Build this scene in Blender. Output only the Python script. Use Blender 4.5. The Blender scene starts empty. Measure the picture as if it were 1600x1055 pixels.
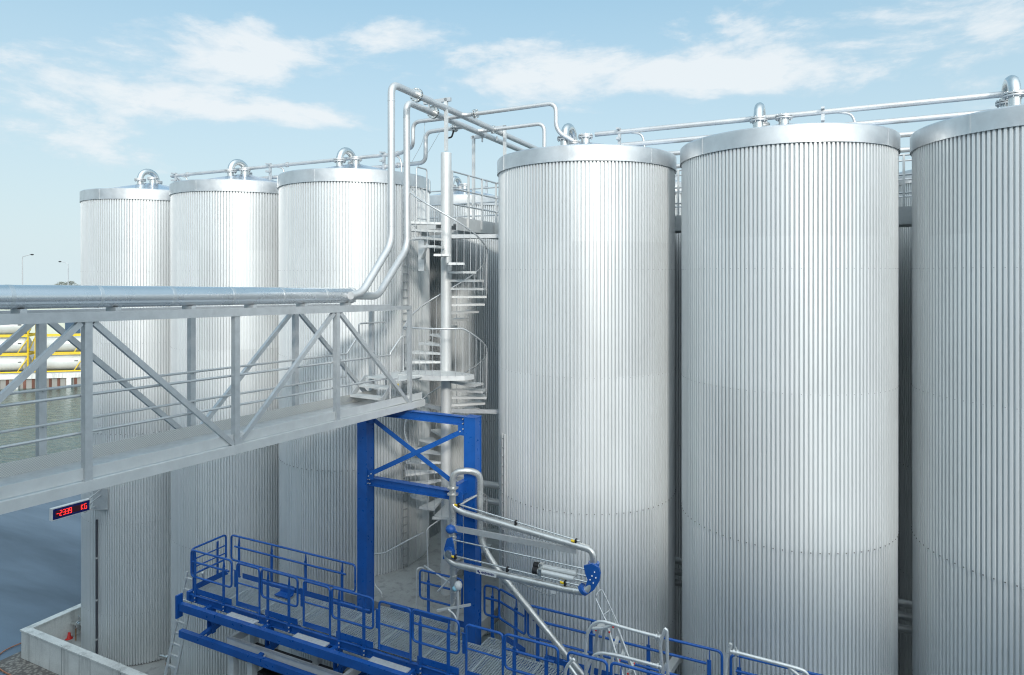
import bpy, math, random
from mathutils import Vector, Matrix
random.seed(7)
SC = bpy.context.scene
COL = SC.collection
PI = math.pi
# ---------------------------------------------------------------- frame of the place
# x right, y away, z up (metres).  The tank row runs along e1, slanting towards the viewer on the right.
ANG = math.radians(26.18)
CA, SA = math.cos(ANG), math.sin(ANG)
F, HZ, HC = 1036.0, 430.0, 13.0          # focal length in photo pixels, horizon row, eye height
R = 2.2                                   # tank radius
TT = 15.9                                 # tank row line
def W(s, t, z=0.0): return Vector((CA*s+SA*t, -SA*s+CA*t, z))
def ST(x, y): return (x*CA-y*SA, x*SA+y*CA)
def pZ(x, y, Z):
    u, v = (x-800)/F, (HZ-y)/F
    return ((u*CA-SA)*Z, (u*SA+CA)*Z, HC+v*Z)
def pt(x, y, t): return pZ(x, y, t/((x-800)/F*SA+CA))
def ps(x, y, s): return pZ(x, y, s/((x-800)/F*CA-SA))
def pz(x, y, z): return pZ(x, y, (z-HC)*F/(HZ-y))
TS = [-22.39, -17.73, -13.07, -5.74, -1.08, 3.58, 8.24]   # tank centres along the row

# ---------------------------------------------------------------- materials
def newmat(name):
    m = bpy.data.materials.new(name); m.use_nodes = True
    nt = m.node_tree; b = nt.nodes['Principled BSDF']
    return m, nt, b
def noise(nt, scale, detail=4, rough=.55, vec=None, dim='3D'):
    n = nt.nodes.new('ShaderNodeTexNoise'); n.inputs['Scale'].default_value = scale
    n.inputs['Detail'].default_value = detail; n.inputs['Roughness'].default_value = rough
    if vec is not None: nt.links.new(vec, n.inputs['Vector'])
    return n
def ramp(nt, fac, stops):
    r = nt.nodes.new('ShaderNodeValToRGB'); cr = r.color_ramp
    while len(cr.elements) < len(stops): cr.elements.new(.5)
    for e, (p, c) in zip(cr.elements, stops):
        e.position = p; e.color = (c[0], c[1], c[2], 1) if not isinstance(c, (int, float)) else (c, c, c, 1)
    nt.links.new(fac, r.inputs['Fac']); return r
def coords(nt, scale=(1, 1, 1), kind='Object'):
    tc = nt.nodes.new('ShaderNodeTexCoord'); mp = nt.nodes.new('ShaderNodeMapping')
    mp.inputs['Scale'].default_value = scale
    nt.links.new(tc.outputs[kind], mp.inputs['Vector']); return mp.outputs['Vector']
def basic(name, col, rough=.5, metal=0.0, var=.12, scale=3.0, bump=0.0, bscale=40, spec=.5, rvar=.1, stretch=(1, 1, 1), coat=0):
    m, nt, b = newmat(name); v = coords(nt, stretch)
    n = noise(nt, scale, 6, .6, v)
    lo = tuple(max(0, c*(1-var)) for c in col); hi = tuple(min(1, c*(1+var)) for c in col)
    r = ramp(nt, n.outputs['Fac'], [(.3, lo), (.7, hi)])
    nt.links.new(r.outputs['Color'], b.inputs['Base Color'])
    n2 = noise(nt, scale*3.1, 4, .6, v)
    r2 = ramp(nt, n2.outputs['Fac'], [(.3, max(.02, rough-rvar)), (.7, min(1, rough+rvar))])
    nt.links.new(r2.outputs['Color'], b.inputs['Roughness'])
    b.inputs['Metallic'].default_value = metal
    b.inputs['Specular IOR Level'].default_value = spec
    b.inputs['Coat Weight'].default_value = coat
    if bump:
        n3 = noise(nt, bscale, 3, .6, v); bp = nt.nodes.new('ShaderNodeBump')
        bp.inputs['Strength'].default_value = bump; bp.inputs['Distance'].default_value = .01
        nt.links.new(n3.outputs['Fac'], bp.inputs['Height']); nt.links.new(bp.outputs['Normal'], b.inputs['Normal'])
    return m
M = {}
def clad(name, base, metal, rough):
    m, nt, b = newmat(name)
    tc = nt.nodes.new('ShaderNodeTexCoord')
    sx = nt.nodes.new('ShaderNodeSeparateXYZ'); nt.links.new(tc.outputs['Object'], sx.inputs[0])
    at = nt.nodes.new('ShaderNodeMath'); at.operation = 'ARCTAN2'
    nt.links.new(sx.outputs['Y'], at.inputs[0]); nt.links.new(sx.outputs['X'], at.inputs[1])
    cx = nt.nodes.new('ShaderNodeCombineXYZ'); nt.links.new(at.outputs[0], cx.inputs[0]); nt.links.new(sx.outputs['Z'], cx.inputs[1])
    oi = nt.nodes.new('ShaderNodeObjectInfo'); nt.links.new(oi.outputs['Random'], cx.inputs[2])
    def mp(sc):
        q = nt.nodes.new('ShaderNodeMapping'); q.inputs['Scale'].default_value = sc
        nt.links.new(cx.outputs[0], q.inputs['Vector']); return q.outputs['Vector']
    cloud = noise(nt, 1, 5, .6, mp((1.6, .28, 37)))          # broad weathering
    streak = noise(nt, 1, 3, .6, mp((26, .12, 37)))          # vertical run marks
    fine = noise(nt, 1, 1, .5, mp((5, 3.0, 37)))
    a = ramp(nt, cloud.outputs['Fac'], [(.3, tuple(c*.95 for c in base)), (.7, tuple(min(1, c*1.03) for c in base))])
    s = ramp(nt, streak.outputs['Fac'], [(.3, .96), (.65, 1.0)])
    mx = nt.nodes.new('ShaderNodeMix'); mx.data_type = 'RGBA'; mx.blend_type = 'MULTIPLY'; mx.inputs['Factor'].default_value = 1
    nt.links.new(a.outputs['Color'], mx.inputs['A']); nt.links.new(s.outputs['Color'], mx.inputs['B'])
    nt.links.new(mx.outputs['Result'], b.inputs['Base Color'])
    # separate sheets: 12 ribs wide, one tier high, each with its own tone
    def mth(op, x, y=None):
        n = nt.nodes.new('ShaderNodeMath'); n.operation = op
        for i, q_ in enumerate((x, y)):
            if q_ is None: continue
            if isinstance(q_, (int, float)): n.inputs[i].default_value = q_
            else: nt.links.new(q_, n.inputs[i])
        return n.outputs[0]
    cell = mth('FLOOR', mth('MULTIPLY', at.outputs[0], 166/12/(2*PI))); tier = mth('FLOOR', mth('MULTIPLY', mth('SUBTRACT', sx.outputs['Z'], 1.75), 1/3.0))
    cc = nt.nodes.new('ShaderNodeCombineXYZ'); nt.links.new(cell, cc.inputs[0]); nt.links.new(tier, cc.inputs[1]); nt.links.new(oi.outputs['Random'], cc.inputs[2])
    wn = nt.nodes.new('ShaderNodeTexWhiteNoise'); nt.links.new(cc.outputs[0], wn.inputs['Vector'])
    tone = ramp(nt, wn.outputs['Value'], [(0, .93), (1, 1.0)])
    m3 = nt.nodes.new('ShaderNodeMix'); m3.data_type = 'RGBA'; m3.blend_type = 'MULTIPLY'; m3.inputs['Factor'].default_value = 1
    nt.links.new(mx.outputs['Result'], m3.inputs['A']); nt.links.new(tone.outputs['Color'], m3.inputs['B']); nt.links.new(m3.outputs['Result'], b.inputs['Base Color'])
    rr = mth('ADD', mth('MULTIPLY', wn.outputs['Value'], .07), mth('ADD', mth('MULTIPLY', fine.outputs['Fac'], .06), rough-.06))
    nt.links.new(rr, b.inputs['Roughness'])
    b.inputs['Metallic'].default_value = metal
    return m
M['clad'] = clad('ribbed_aluminium', (.77, .80, .805), .33, .43)
M['clad_back'] = clad('ribbed_aluminium_shaded_row', (.42, .44, .45), .6, .45)
M['screw'] = basic('dark_screw', (.25, .26, .28), .6)
M['screw_dark'] = basic('rusty_dark_screw', (.05, .052, .06), .6)
M['pipe_dark'] = basic('dark_grey_pipe', (.06, .065, .08), .5)
M['band'] = basic('bright_aluminium_sheet', (.64, .66, .67), .38, .8, .12, 2.2, .05, 6, rvar=.08)
M['roof'] = basic('sky_tinted_aluminium_roof', (.56, .645, .75), .2, .95, .08, .8, .05, 5)  # blue of the reflected sky is mixed into this base colour
M['steel'] = basic('stainless_pipe', (.58, .59, .59), .48, .6, .10, 1.2, .02, 20)
M['steel_bright'] = basic('polished_stainless', (.68, .69, .68), .24, .9, .10, 3, 0)
M['shell'] = basic('insulation_sheet', (.68, .70, .72), .27, .9, .05, .8, .03, 3, rvar=.03)
M['galv'] = basic('galvanised_steel', (.55, .57, .58), .48, .55, .09, 6, .05, 60)
M['galv_light'] = basic('galvanised_sheet', (.64, .655, .65), .5, .35, .06, 4, .06, 30)
M['grate'] = basic('grating_steel', (.54, .60, .62), .5, .3, .1, 5)
M['galv_white'] = basic('fresh_galvanised_tube', (.72, .73, .72), .36, .55, .10, 7)
M['blue'] = basic('blue_gloss_paint', (.010, .092, .36), .33, 0, .14, 2.5, .03, 30, rvar=.08, coat=.15)
M['white'] = basic('white_painted_steel', (.62, .64, .64), .42, 0, .08, 3)
M['dark'] = basic('black_rubber', (.012, .012, .014), .6, 0, .3, 4)
M['yellow'] = basic('yellow_plastic', (.75, .52, .02), .45)
M['red'] = basic('red_plastic', (.62, .02, .015), .45)
M['cyan'] = basic('pale_blue_fitting', (.25, .5, .6), .4)
M['copper'] = basic('brown_clamp', (.35, .2, .1), .5, .3)

def checker_plate():
    m, nt, b = newmat('tread_plate'); v = coords(nt, (1, 1, 1))
    w1 = nt.nodes.new('ShaderNodeTexWave'); w1.bands_direction = 'DIAGONAL'; w1.inputs['Scale'].default_value = 9
    nt.links.new(v, w1.inputs['Vector'])
    br = nt.nodes.new('ShaderNodeTexChecker'); br.inputs['Scale'].default_value = 55; nt.links.new(v, br.inputs['Vector'])
    br.inputs['Color1'].default_value = (.66, .66, .63, 1); br.inputs['Color2'].default_value = (.50, .51, .50, 1)
    nt.links.new(br.outputs['Color'], b.inputs['Base Color'])
    b.inputs['Metallic'].default_value = .4; b.inputs['Roughness'].default_value = .45
    bp = nt.nodes.new('ShaderNodeBump'); bp.inputs['Strength'].default_value = .6; bp.inputs['Distance'].default_value = .006
    nt.links.new(br.outputs['Fac'], bp.inputs['Height']); nt.links.new(bp.outputs['Normal'], b.inputs['Normal'])
    return m
M['plate'] = checker_plate()
def concrete(name, base):
    m, nt, b = newmat(name); v = coords(nt)
    n = noise(nt, 1.1, 8, .65, v); r = ramp(nt, n.outputs['Fac'], [(.3, tuple(c*.82 for c in base)), (.7, tuple(c*1.1 for c in base))])
    v2 = coords(nt, (2.2, 2.2, .22)); n2 = noise(nt, 1.6, 4, .6, v2)
    r2 = ramp(nt, n2.outputs['Fac'], [(.52, 1.0), (.62, .78)])
    mx = nt.nodes.new('ShaderNodeMix'); mx.data_type = 'RGBA'; mx.blend_type = 'MULTIPLY'; mx.inputs['Factor'].default_value = 1
    nt.links.new(r.outputs['Color'], mx.inputs['A']); nt.links.new(r2.outputs['Color'], mx.inputs['B'])
    n3 = noise(nt, 22, 5, .7, v); r3 = ramp(nt, n3.outputs['Fac'], [(.3, .86), (.6, 1.0)])
    m2 = nt.nodes.new('ShaderNodeMix'); m2.data_type = 'RGBA'; m2.blend_type = 'MULTIPLY'; m2.inputs['Factor'].default_value = 1
    nt.links.new(mx.outputs['Result'], m2.inputs['A']); nt.links.new(r3.outputs['Color'], m2.inputs['B'])
    nt.links.new(m2.outputs['Result'], b.inputs['Base Color']); b.inputs['Roughness'].default_value = .85
    bp = nt.nodes.new('ShaderNodeBump'); bp.inputs['Strength'].default_value = .3; bp.inputs['Distance'].default_value = .01
    nt.links.new(n3.outputs['Fac'], bp.inputs['Height']); nt.links.new(bp.outputs['Normal'], b.inputs['Normal'])
    return m
M['concrete'] = concrete('weathered_concrete', (.74, .75, .72))
M['slab'] = concrete('grey_concrete_slab', (.38, .39, .38))
def asphalt():
    m, nt, b = newmat('damp_sky_tinted_asphalt'); v = coords(nt, (.085, .42, 1))
    n = noise(nt, .7, 6, .55, v); n.inputs['Distortion'].default_value = .15; r = ramp(nt, n.outputs['Fac'], [(.34, (.052, .075, .105)), (.50, (.082, .118, .165)), (.68, (.115, .165, .23))])  # blues carry the sky reflection of the damp surface as colour
    v2 = coords(nt); n2 = noise(nt, 45, 4, .7, v2); r2 = ramp(nt, n2.outputs['Fac'], [(.3, .75), (.7, 1.15)])
    mx = nt.nodes.new('ShaderNodeMix'); mx.data_type = 'RGBA'; mx.blend_type = 'MULTIPLY'; mx.inputs['Factor'].default_value = 1
    nt.links.new(r.outputs['Color'], mx.inputs['A']); nt.links.new(r2.outputs['Color'], mx.inputs['B'])
    nt.links.new(mx.outputs['Result'], b.inputs['Base Color'])
    rr = ramp(nt, n.outputs['Fac'], [(.38, .48), (.60, .30)]); nt.links.new(rr.outputs['Color'], b.inputs['Roughness'])
    b.inputs['Specular IOR Level'].default_value = .5
    b.inputs['Coat Weight'].default_value = .12; b.inputs['Coat Roughness'].default_value = .25
    bp = nt.nodes.new('ShaderNodeBump'); bp.inputs['Strength'].default_value = .12; bp.inputs['Distance'].default_value = .01
    nt.links.new(n2.outputs['Fac'], bp.inputs['Height']); nt.links.new(bp.outputs['Normal'], b.inputs['Normal'])
    return m
M['asphalt'] = asphalt()
def water():
    m, nt, b = newmat('harbour_water'); v = coords(nt, (.9, 1.5, 1))
    b.inputs['Base Color'].default_value = (.06, .11, .095, 1); b.inputs['Roughness'].default_value = .05
    b.inputs['Specular IOR Level'].default_value = .6; b.inputs['IOR'].default_value = 1.33
    n = noise(nt, 1.1, 6, .62, v); n.inputs['Distortion'].default_value = .6
    bp = nt.nodes.new('ShaderNodeBump'); bp.inputs['Strength'].default_value = .8; bp.inputs['Distance'].default_value = .16
    nt.links.new(n.outputs['Fac'], bp.inputs['Height']); nt.links.new(bp.outputs['Normal'], b.inputs['Normal'])
    return m
M['water'] = water()
def cobble():
    m, nt, b = newmat('old_cobbles'); v = coords(nt)
    vo = nt.nodes.new('ShaderNodeTexVoronoi'); vo.inputs['Scale'].default_value = 9; nt.links.new(v, vo.inputs['Vector'])
    r = ramp(nt, vo.outputs['Distance'], [(.25, (.30, .28, .25)), (.6, (.13, .12, .11))])
    nt.links.new(r.outputs['Color'], b.inputs['Base Color']); b.inputs['Roughness'].default_value = .9
    bp = nt.nodes.new('ShaderNodeBump'); bp.invert = True; bp.inputs['Distance'].default_value = .03
    nt.links.new(vo.outputs['Distance'], bp.inputs['Height']); nt.links.new(bp.outputs['Normal'], b.inputs['Normal'])
    return m
M['cobble'] = cobble()
M['pile'] = basic('rusty_sheet_pile', (.16, .075, .055), .85, 0, .45, .8, stretch=(1, 1, .3))
M['farground'] = basic('pale_quay_ground', (.30, .30, .28), .9, 0, .2, .05)
M['tankwhite'] = basic('white_container_tank', (.58, .60, .58), .35, .1, .12, .8, stretch=(1, 1, .4))
M['hall'] = basic('pale_green_hall_sheet', (.50, .54, .46), .6, 0, .06, .3)
M['hallblue'] = basic('dark_blue_hall_sheet', (.03, .07, .12), .5)
M['lamp'] = basic('grey_lamp_steel', (.45, .47, .48), .5, .3)
M['leaf'] = basic('winter_twigs', (.22, .24, .21), .9)
M['bark'] = basic('grey_bark', (.12, .11, .09), .9)
M['build'] = basic('pale_facade', (.62, .62, .60), .8)
M['hose'] = basic('orange_hose', (.45, .17, .08), .5)
M['arm'] = basic('brushed_arm_pipe', (.60, .605, .59), .34, .75, .14, 5, .05, 30)
def led(name, col, e):
    m, nt, b = newmat(name); b.inputs['Base Color'].default_value = (*col, 1)
    b.inputs['Emission Color'].default_value = (*col, 1); b.inputs['Emission Strength'].default_value = e; return m
M['led'] = led('red_led', (1, .03, .03), 1.6)
M['ledoff'] = basic('dark_red_panel', (.06, .008, .02), .4)
M['signblue'] = basic('navy_sign_face', (.004, .012, .13), .35)

# ---------------------------------------------------------------- mesh builder (coordinates in s, t, z)
def V(p): return p if isinstance(p, Vector) else Vector(p)
class MB:
    def __init__(self): self.v = []; self.f = []; self.mi = []; self.sm = []
    def add(self, vs, fs, mi=0, sm=False):
        n = len(self.v); self.v += [V(p).copy() for p in vs]
        for f in fs: self.f.append([i+n for i in f]); self.mi.append(mi); self.sm.append(sm)
        return self
    def box(self, a, b, mi=0):
        x0, y0, z0 = (min(a[i], b[i]) for i in range(3)); x1, y1, z1 = (max(a[i], b[i]) for i in range(3))
        vs = [(x0, y0, z0), (x1, y0, z0), (x1, y1, z0), (x0, y1, z0), (x0, y0, z1), (x1, y0, z1), (x1, y1, z1), (x0, y1, z1)]
        return self.add(vs, [(0, 3, 2, 1), (4, 5, 6, 7), (0, 1, 5, 4), (1, 2, 6, 5), (2, 3, 7, 6), (3, 0, 4, 7)], mi)
    def beam(self, p, q, w, h, up=(0, 0, 1), mi=0):
        """rectangular bar from p to q, w across, h along up"""
        p, q, up = V(p), V(q), V(up); d = (q-p).normalized(); a = d.cross(up)
        if a.length < 1e-4: a = d.cross(Vector((0, 1, 0)))
        a.normalize(); u = a.cross(d).normalized(); a = a*(w/2); u = u*(h/2)
        vs = [p-a-u, p+a-u, p+a+u, p-a+u, q-a-u, q+a-u, q+a+u, q-a+u]
        return self.add(vs, [(0, 1, 2, 3), (4, 7, 6, 5), (0, 4, 5, 1), (1, 5, 6, 2), (2, 6, 7, 3), (3, 7, 4, 0)], mi)
    def ibeam(self, p, q, w, h, up=(0, 0, 1), tf=.016):
        p, q, up = V(p), V(q), V(up); d = (q-p).normalized(); a = d.cross(up)
        if a.length < 1e-4: a = d.cross(Vector((0, 1, 0)))
        a.normalize(); u = a.cross(d).normalized()
        for s in (-1, 1): self.beam(p+u*s*(h/2-tf/2), q+u*s*(h/2-tf/2), w, tf, u)
        self.beam(p, q, .011, h-2*tf-.002, u); return self
    def tube(self, path, r, seg=12, closed=False, mi=0, caps=True, smooth=True, r2=None):
        P = [V(p) for p in path]; n = len(P); rings = []; prev = None
        for i in range(n):
            if closed: d = (P[(i+1) % n]-P[i-1])
            else: d = P[min(i+1, n-1)]-P[max(i-1, 0)]
            d.normalize()
            if prev is None:
                a = d.cross(Vector((0, 0, 1)))
                if a.length < .05: a = d.cross(Vector((0, 1, 0)))
            else: a = prev-d*prev.dot(d)
            a.normalize(); prev = a; b = d.cross(a)
            rr = r if r2 is None else r+(r2-r)*i/(n-1)
            rings.append([P[i]+(a*math.cos(2*PI*k/seg)+b*math.sin(2*PI*k/seg))*rr for k in range(seg)])
        vs = [v for g in rings for v in g]; fs = []
        for i in range(n if closed else n-1):
            j = (i+1) % n
            for k in range(seg): fs.append((i*seg+k, i*seg+(k+1) % seg, j*seg+(k+1) % seg, j*seg+k))
        self.add(vs, fs, mi, smooth)
        if caps and not closed:
            self.add(rings[0], [tuple(range(seg-1, -1, -1))], mi); self.add(rings[-1], [tuple(range(seg))], mi)
        return self
    def disc(self, c, axis, r, h, seg=20, mi=0):
        c, ax = V(c), V(axis).normalized()
        return self.tube([c-ax*h/2, c+ax*h/2], r, seg, mi=mi)
    def prism(self, poly, d, mi=0):
        d = V(d); n = len(poly); a = [V(p) for p in poly]
        self.add(a+[p+d for p in a], [tuple(range(n-1, -1, -1)), tuple(range(n, 2*n))]+[(i, (i+1) % n, n+(i+1) % n, n+i) for i in range(n)], mi)
        return self
    def lathe(self, prof, c, seg=96, mi=0, smooth=True):
        c = V(c); vs = []; fs = []
        for r, z in prof:
            for k in range(seg): a = 2*PI*k/seg; vs.append(c+Vector((r*math.cos(a), r*math.sin(a), z)))
        for i in range(len(prof)-1):
            for k in range(seg): fs.append((i*seg+k, i*seg+(k+1) % seg, (i+1)*seg+(k+1) % seg, (i+1)*seg+k))
        return self.add(vs, fs, mi, smooth)
    def sphere(self, c, r, mi=0, seg=12, rings=8, sc=(1, 1, 1)):
        c = V(c); vs = []; fs = []
        for i in range(rings+1):
            th = PI*i/rings
            for k in range(seg):
                a = 2*PI*k/seg; vs.append(c+Vector((r*sc[0]*math.sin(th)*math.cos(a), r*sc[1]*math.sin(th)*math.sin(a), r*sc[2]*math.cos(th))))
        for i in range(rings):
            for k in range(seg): fs.append((i*seg+k, (i+1)*seg+k, (i+1)*seg+(k+1) % seg, i*seg+(k+1) % seg))
        return self.add(vs, fs, mi, True)
def fillet(path, r, n=6, closed=False):
    P = [V(p) for p in path]; out = []; N = len(P)
    for i in range(N):
        if not closed and i in (0, N-1): out.append(P[i]); continue
        a, b, c = P[i-1], P[i], P[(i+1) % N]
        d1, d2 = (a-b), (c-b); l = min(r, d1.length*.49, d2.length*.49); d1.normalize(); d2.normalize()
        p0, p1 = b+d1*l, b+d2*l
        for k in range(n+1):
            q = k/n; out.append(p0*(1-q)**2+b*2*q*(1-q)+p1*q*q)
    return out
def link(name, mb, mats, origin, parent=None):
    me = bpy.data.meshes.new(name); o = V(origin)
    me.from_pydata([tuple(v-o) for v in mb.v], [], mb.f)
    for m in (mats if isinstance(mats, (list, tuple)) else [mats]): me.materials.append(M[m])
    me.polygons.foreach_set('material_index', mb.mi); me.polygons.foreach_set('use_smooth', mb.sm)
    me.update(); ob = bpy.data.objects.new(name, me); COL.objects.link(ob)
    if parent is not None: ob.parent = parent
    return ob
def place(o, org, rot=-ANG):
    o.location = W(*org); o.rotation_euler = (0, 0, rot)
def tag(o, label=None, cat=None, group=None, kind=None):
    for k, v in (('label', label), ('category', cat), ('group', group), ('kind', kind)):
        if v: o[k] = v
    return o
class Thing:
    def __init__(self, name, label, cat, org, group=None):
        self.o = bpy.data.objects.new(name, None); COL.objects.link(self.o); self.org = V(org)
        self.o.empty_display_size = .3
        place(self.o, org); tag(self.o, label, cat, group)
    def part(self, name, mb, mats, parent=None, label=None):
        ob = link(name, mb, mats, self.org, parent or self.o)
        if label: ob['label'] = label
        return ob
def single(name, mb, mats, org, label=None, cat=None, group=None, kind=None):
    ob = link(name, mb, mats, org); place(ob, org); return tag(ob, label, cat, group, kind)
def children(o): return [c for c in bpy.data.objects if c.parent == o]
def copy_tree(o, parent=None):
    c = o.copy(); COL.objects.link(c); c.parent = parent
    for ch in children(o): copy_tree(ch, c)
    return c

# ---------------------------------------------------------------- camera
cam = bpy.data.cameras.new('camera'); camo = bpy.data.objects.new('camera', cam); COL.objects.link(camo)
camo.location = (0, 0, HC); camo.rotation_euler = (PI/2, 0, 0)
cam.sensor_width = 36; cam.lens = F/1600*36; cam.shift_y = -(527.5-HZ)/1600; cam.clip_end = 6000; cam.clip_start = .1
SC.camera = camo
# ---------------------------------------------------------------- sky and light
SUN_EL, SUN_AZ = 22.0, 10.0          # sun behind the viewer, slightly to the right
def sky():
    w = bpy.data.worlds.new('World'); SC.world = w; w.use_nodes = True; nt = w.node_tree
    bg = nt.nodes['Background']
    st = nt.nodes.new('ShaderNodeTexSky'); st.sky_type = 'NISHITA'; st.sun_disc = False
    st.sun_elevation = math.radians(SUN_EL); st.sun_rotation = math.radians(180-SUN_AZ)
    st.air_density = 1.1; st.dust_density = 1.2; st.ozone_density = 1.0; st.altitude = 10
    tc = nt.nodes.new('ShaderNodeTexCoord'); sp = nt.nodes.new('ShaderNodeSeparateXYZ'); nt.links.new(tc.outputs['Generated'], sp.inputs[0])
    def math_(op, a, b=None, clamp=False):
        n = nt.nodes.new('ShaderNodeMath'); n.operation = op; n.use_clamp = clamp
        for i, x in enumerate((a, b)):
            if x is None: continue
            if isinstance(x, (int, float)): n.inputs[i].default_value = x
            else: nt.links.new(x, n.inputs[i])
        return n.outputs[0]
    # direction on the sky: azimuth and elevation
    az = nt.nodes.new('ShaderNodeMath'); az.operation = 'ARCTAN2'; nt.links.new(sp.outputs['X'], az.inputs[0]); nt.links.new(sp.outputs['Y'], az.inputs[1])
    el = math_('ARCSINE', sp.outputs['Z'])
    cv = nt.nodes.new('ShaderNodeCombineXYZ'); nt.links.new(az.outputs[0], cv.inputs[0]); nt.links.new(math_('MULTIPLY', el, 2.5), cv.inputs[1])
    n1 = noise(nt, 4.6, 9, .60, cv.outputs[0]); n1.inputs['Distortion'].default_value = .35
    n2 = noise(nt, 15, 8, .62, cv.outputs[0])
    # cloud banks: (photo x, y, half width, half height, strength)
    banks = [(880, 100, 190, 46, .54), (1120, 122, 170, 28, .42), (370, 62, 130, 34, .42), (600, 52, 65, 26, .42), (420, 108, 70, 20, .30), (60, 208, 100, 30, .32), (300, 160, 85, 18, .40), (430, 180, 90, 16, .3),
             (215, 118, 95, 42, .34), (480, 185, 110, 26, .2), (1370, 45, 150, 40, .42), (1130, 22, 55, 22, .2), (40, 120, 90, 40, .24),
             (1560, 100, 90, 60, .22), (820, 130, 160, 30, .2), (1560, 10, 120, 40, .2)]
    tot = None
    for x, y, hw, hh, s in banks:
        u, v = (x-800)/F, (HZ-y)/F; a0 = math.atan(u); e0 = math.atan(v/math.sqrt(1+u*u))
        ka = F/hw/(1+u*u); ke = F/hh/math.sqrt(1+u*u)
        da = math_('MULTIPLY', math_('SUBTRACT', az.outputs[0], a0), ka); de = math_('MULTIPLY', math_('SUBTRACT', el, e0), ke)
        q = math_('ADD', math_('MULTIPLY', da, da), math_('MULTIPLY', de, de))
        g = math_('MULTIPLY', math_('EXPONENT', math_('MULTIPLY', q, -.8)), s)
        tot = g if tot is None else math_('ADD', tot, g)
    d = math_('ADD', math_('MULTIPLY', n1.outputs['Fac'], 1.5), math_('MULTIPLY', n2.outputs['Fac'], .55))
    d = math_('ADD', d, math_('MULTIPLY', tot, .85))
    # gentle general cloudiness elsewhere in the sky
    cover = ramp(nt, math_('SUBTRACT', d, .72), [(.55, 0.0), (.63, .16), (.73, .55), (.88, .86)])
    shade = ramp(nt, math_('SUBTRACT', math_('ADD', d, math_('MULTIPLY', n2.outputs['Fac'], .5)), .9), [(.4, (.74, .82, .89)), (.6, (.88, .91, .94)), (.9, (1.0, 1.0, 1.0))])
    sc = nt.nodes.new('ShaderNodeMix'); sc.data_type = 'RGBA'; sc.blend_type = 'MIX'; sc.inputs['Factor'].default_value = CLOUD_VEIL
    nt.links.new(st.outputs['Color'], sc.inputs['A']); sc.inputs['B'].default_value = (*VEIL, 1)
    # paler towards the horizon
    hz = ramp(nt, el, [(.0, .9), (.40, 0.0)])
    h2 = nt.nodes.new('ShaderNodeMix'); h2.data_type = 'RGBA'; nt.links.new(hz.outputs['Color'], h2.inputs['Factor'])
    nt.links.new(sc.outputs['Result'], h2.inputs['A']); h2.inputs['B'].default_value = (*HAZE, 1)
    cm = nt.nodes.new('ShaderNodeMix'); cm.data_type = 'RGBA'; nt.links.new(cover.outputs['Color'], cm.inputs['Factor'])
    mul = nt.nodes.new('ShaderNodeMix'); mul.data_type = 'RGBA'; mul.blend_type = 'MULTIPLY'; mul.inputs['Factor'].default_value = 1
    nt.links.new(shade.outputs['Color'], mul.inputs['A']); mul.inputs['B'].default_value = (CLOUD*.96, CLOUD*1.01, CLOUD*1.04, 1)
    nt.links.new(h2.outputs['Result'], cm.inputs['A']); nt.links.new(mul.outputs['Result'], cm.inputs['B'])
    # added fill glow in the sky above the sun, lifts the shaded parts
    gl = Vector((math.sin(math.radians(SUN_AZ))*math.cos(.65), -math.cos(math.radians(SUN_AZ))*math.cos(.65), math.sin(.65)))
    vm = nt.nodes.new('ShaderNodeVectorMath'); vm.operation = 'DOT_PRODUCT'; nt.links.new(tc.outputs['Generated'], vm.inputs[0]); vm.inputs[1].default_value = gl
    gw = math_('MULTIPLY', math_('POWER', math_('MAXIMUM', vm.outputs['Value'], 0.0), 2.2), FILL_GLOW)
    ga = nt.nodes.new('ShaderNodeMix'); ga.data_type = 'RGBA'; ga.blend_type = 'ADD'; ga.inputs['Factor'].default_value = 1
    gc = nt.nodes.new('ShaderNodeCombineColor'); nt.links.new(gw, gc.inputs[0]); nt.links.new(math_('MULTIPLY', gw, .99), gc.inputs[1]); nt.links.new(math_('MULTIPLY', gw, .97), gc.inputs[2])
    nt.links.new(cm.outputs['Result'], ga.inputs['A']); nt.links.new(gc.outputs[0], ga.inputs['B'])
    nt.links.new(ga.outputs['Result'], bg.inputs['Color']); bg.inputs['Strength'].default_value = SKY_STR
FILL_GLOW = 11.0; SKY_STR = .15; CLOUD = 5.7; CLOUD_VEIL = .7; VEIL = (2.5, 4.15, 5.2); HAZE = (4.4, 5.2, 5.45)
sky()
sun = bpy.data.lights.new('sun', 'SUN'); so = bpy.data.objects.new('sun', sun); COL.objects.link(so)
sun.energy = 2.0; sun.angle = math.radians(5); sun.color = (1.0, .955, .89)
sd = Vector((math.sin(math.radians(SUN_AZ))*math.cos(math.radians(SUN_EL)), -math.cos(math.radians(SUN_AZ))*math.cos(math.radians(SUN_EL)), math.sin(math.radians(SUN_EL))))
so.rotation_euler = sd.to_track_quat('Z', 'Y').to_euler(); so.location = (20, -60, 60)
SC.view_settings.view_transform = 'Standard'; SC.view_settings.look = 'None'; SC.view_settings.gamma = 1; SC.view_settings.exposure = .1
SC.cycles.use_denoising = True; SC.cycles.denoising_prefilter = 'ACCURATE'; SC.cycles.pixel_filter_type = 'BLACKMAN_HARRIS'; SC.cycles.filter_width = 1.15; SC.cycles.max_bounces = 6; SC.cycles.diffuse_bounces = 3; SC.cycles.glossy_bounces = 4
SC.cycles.sample_clamp_indirect = 6

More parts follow.
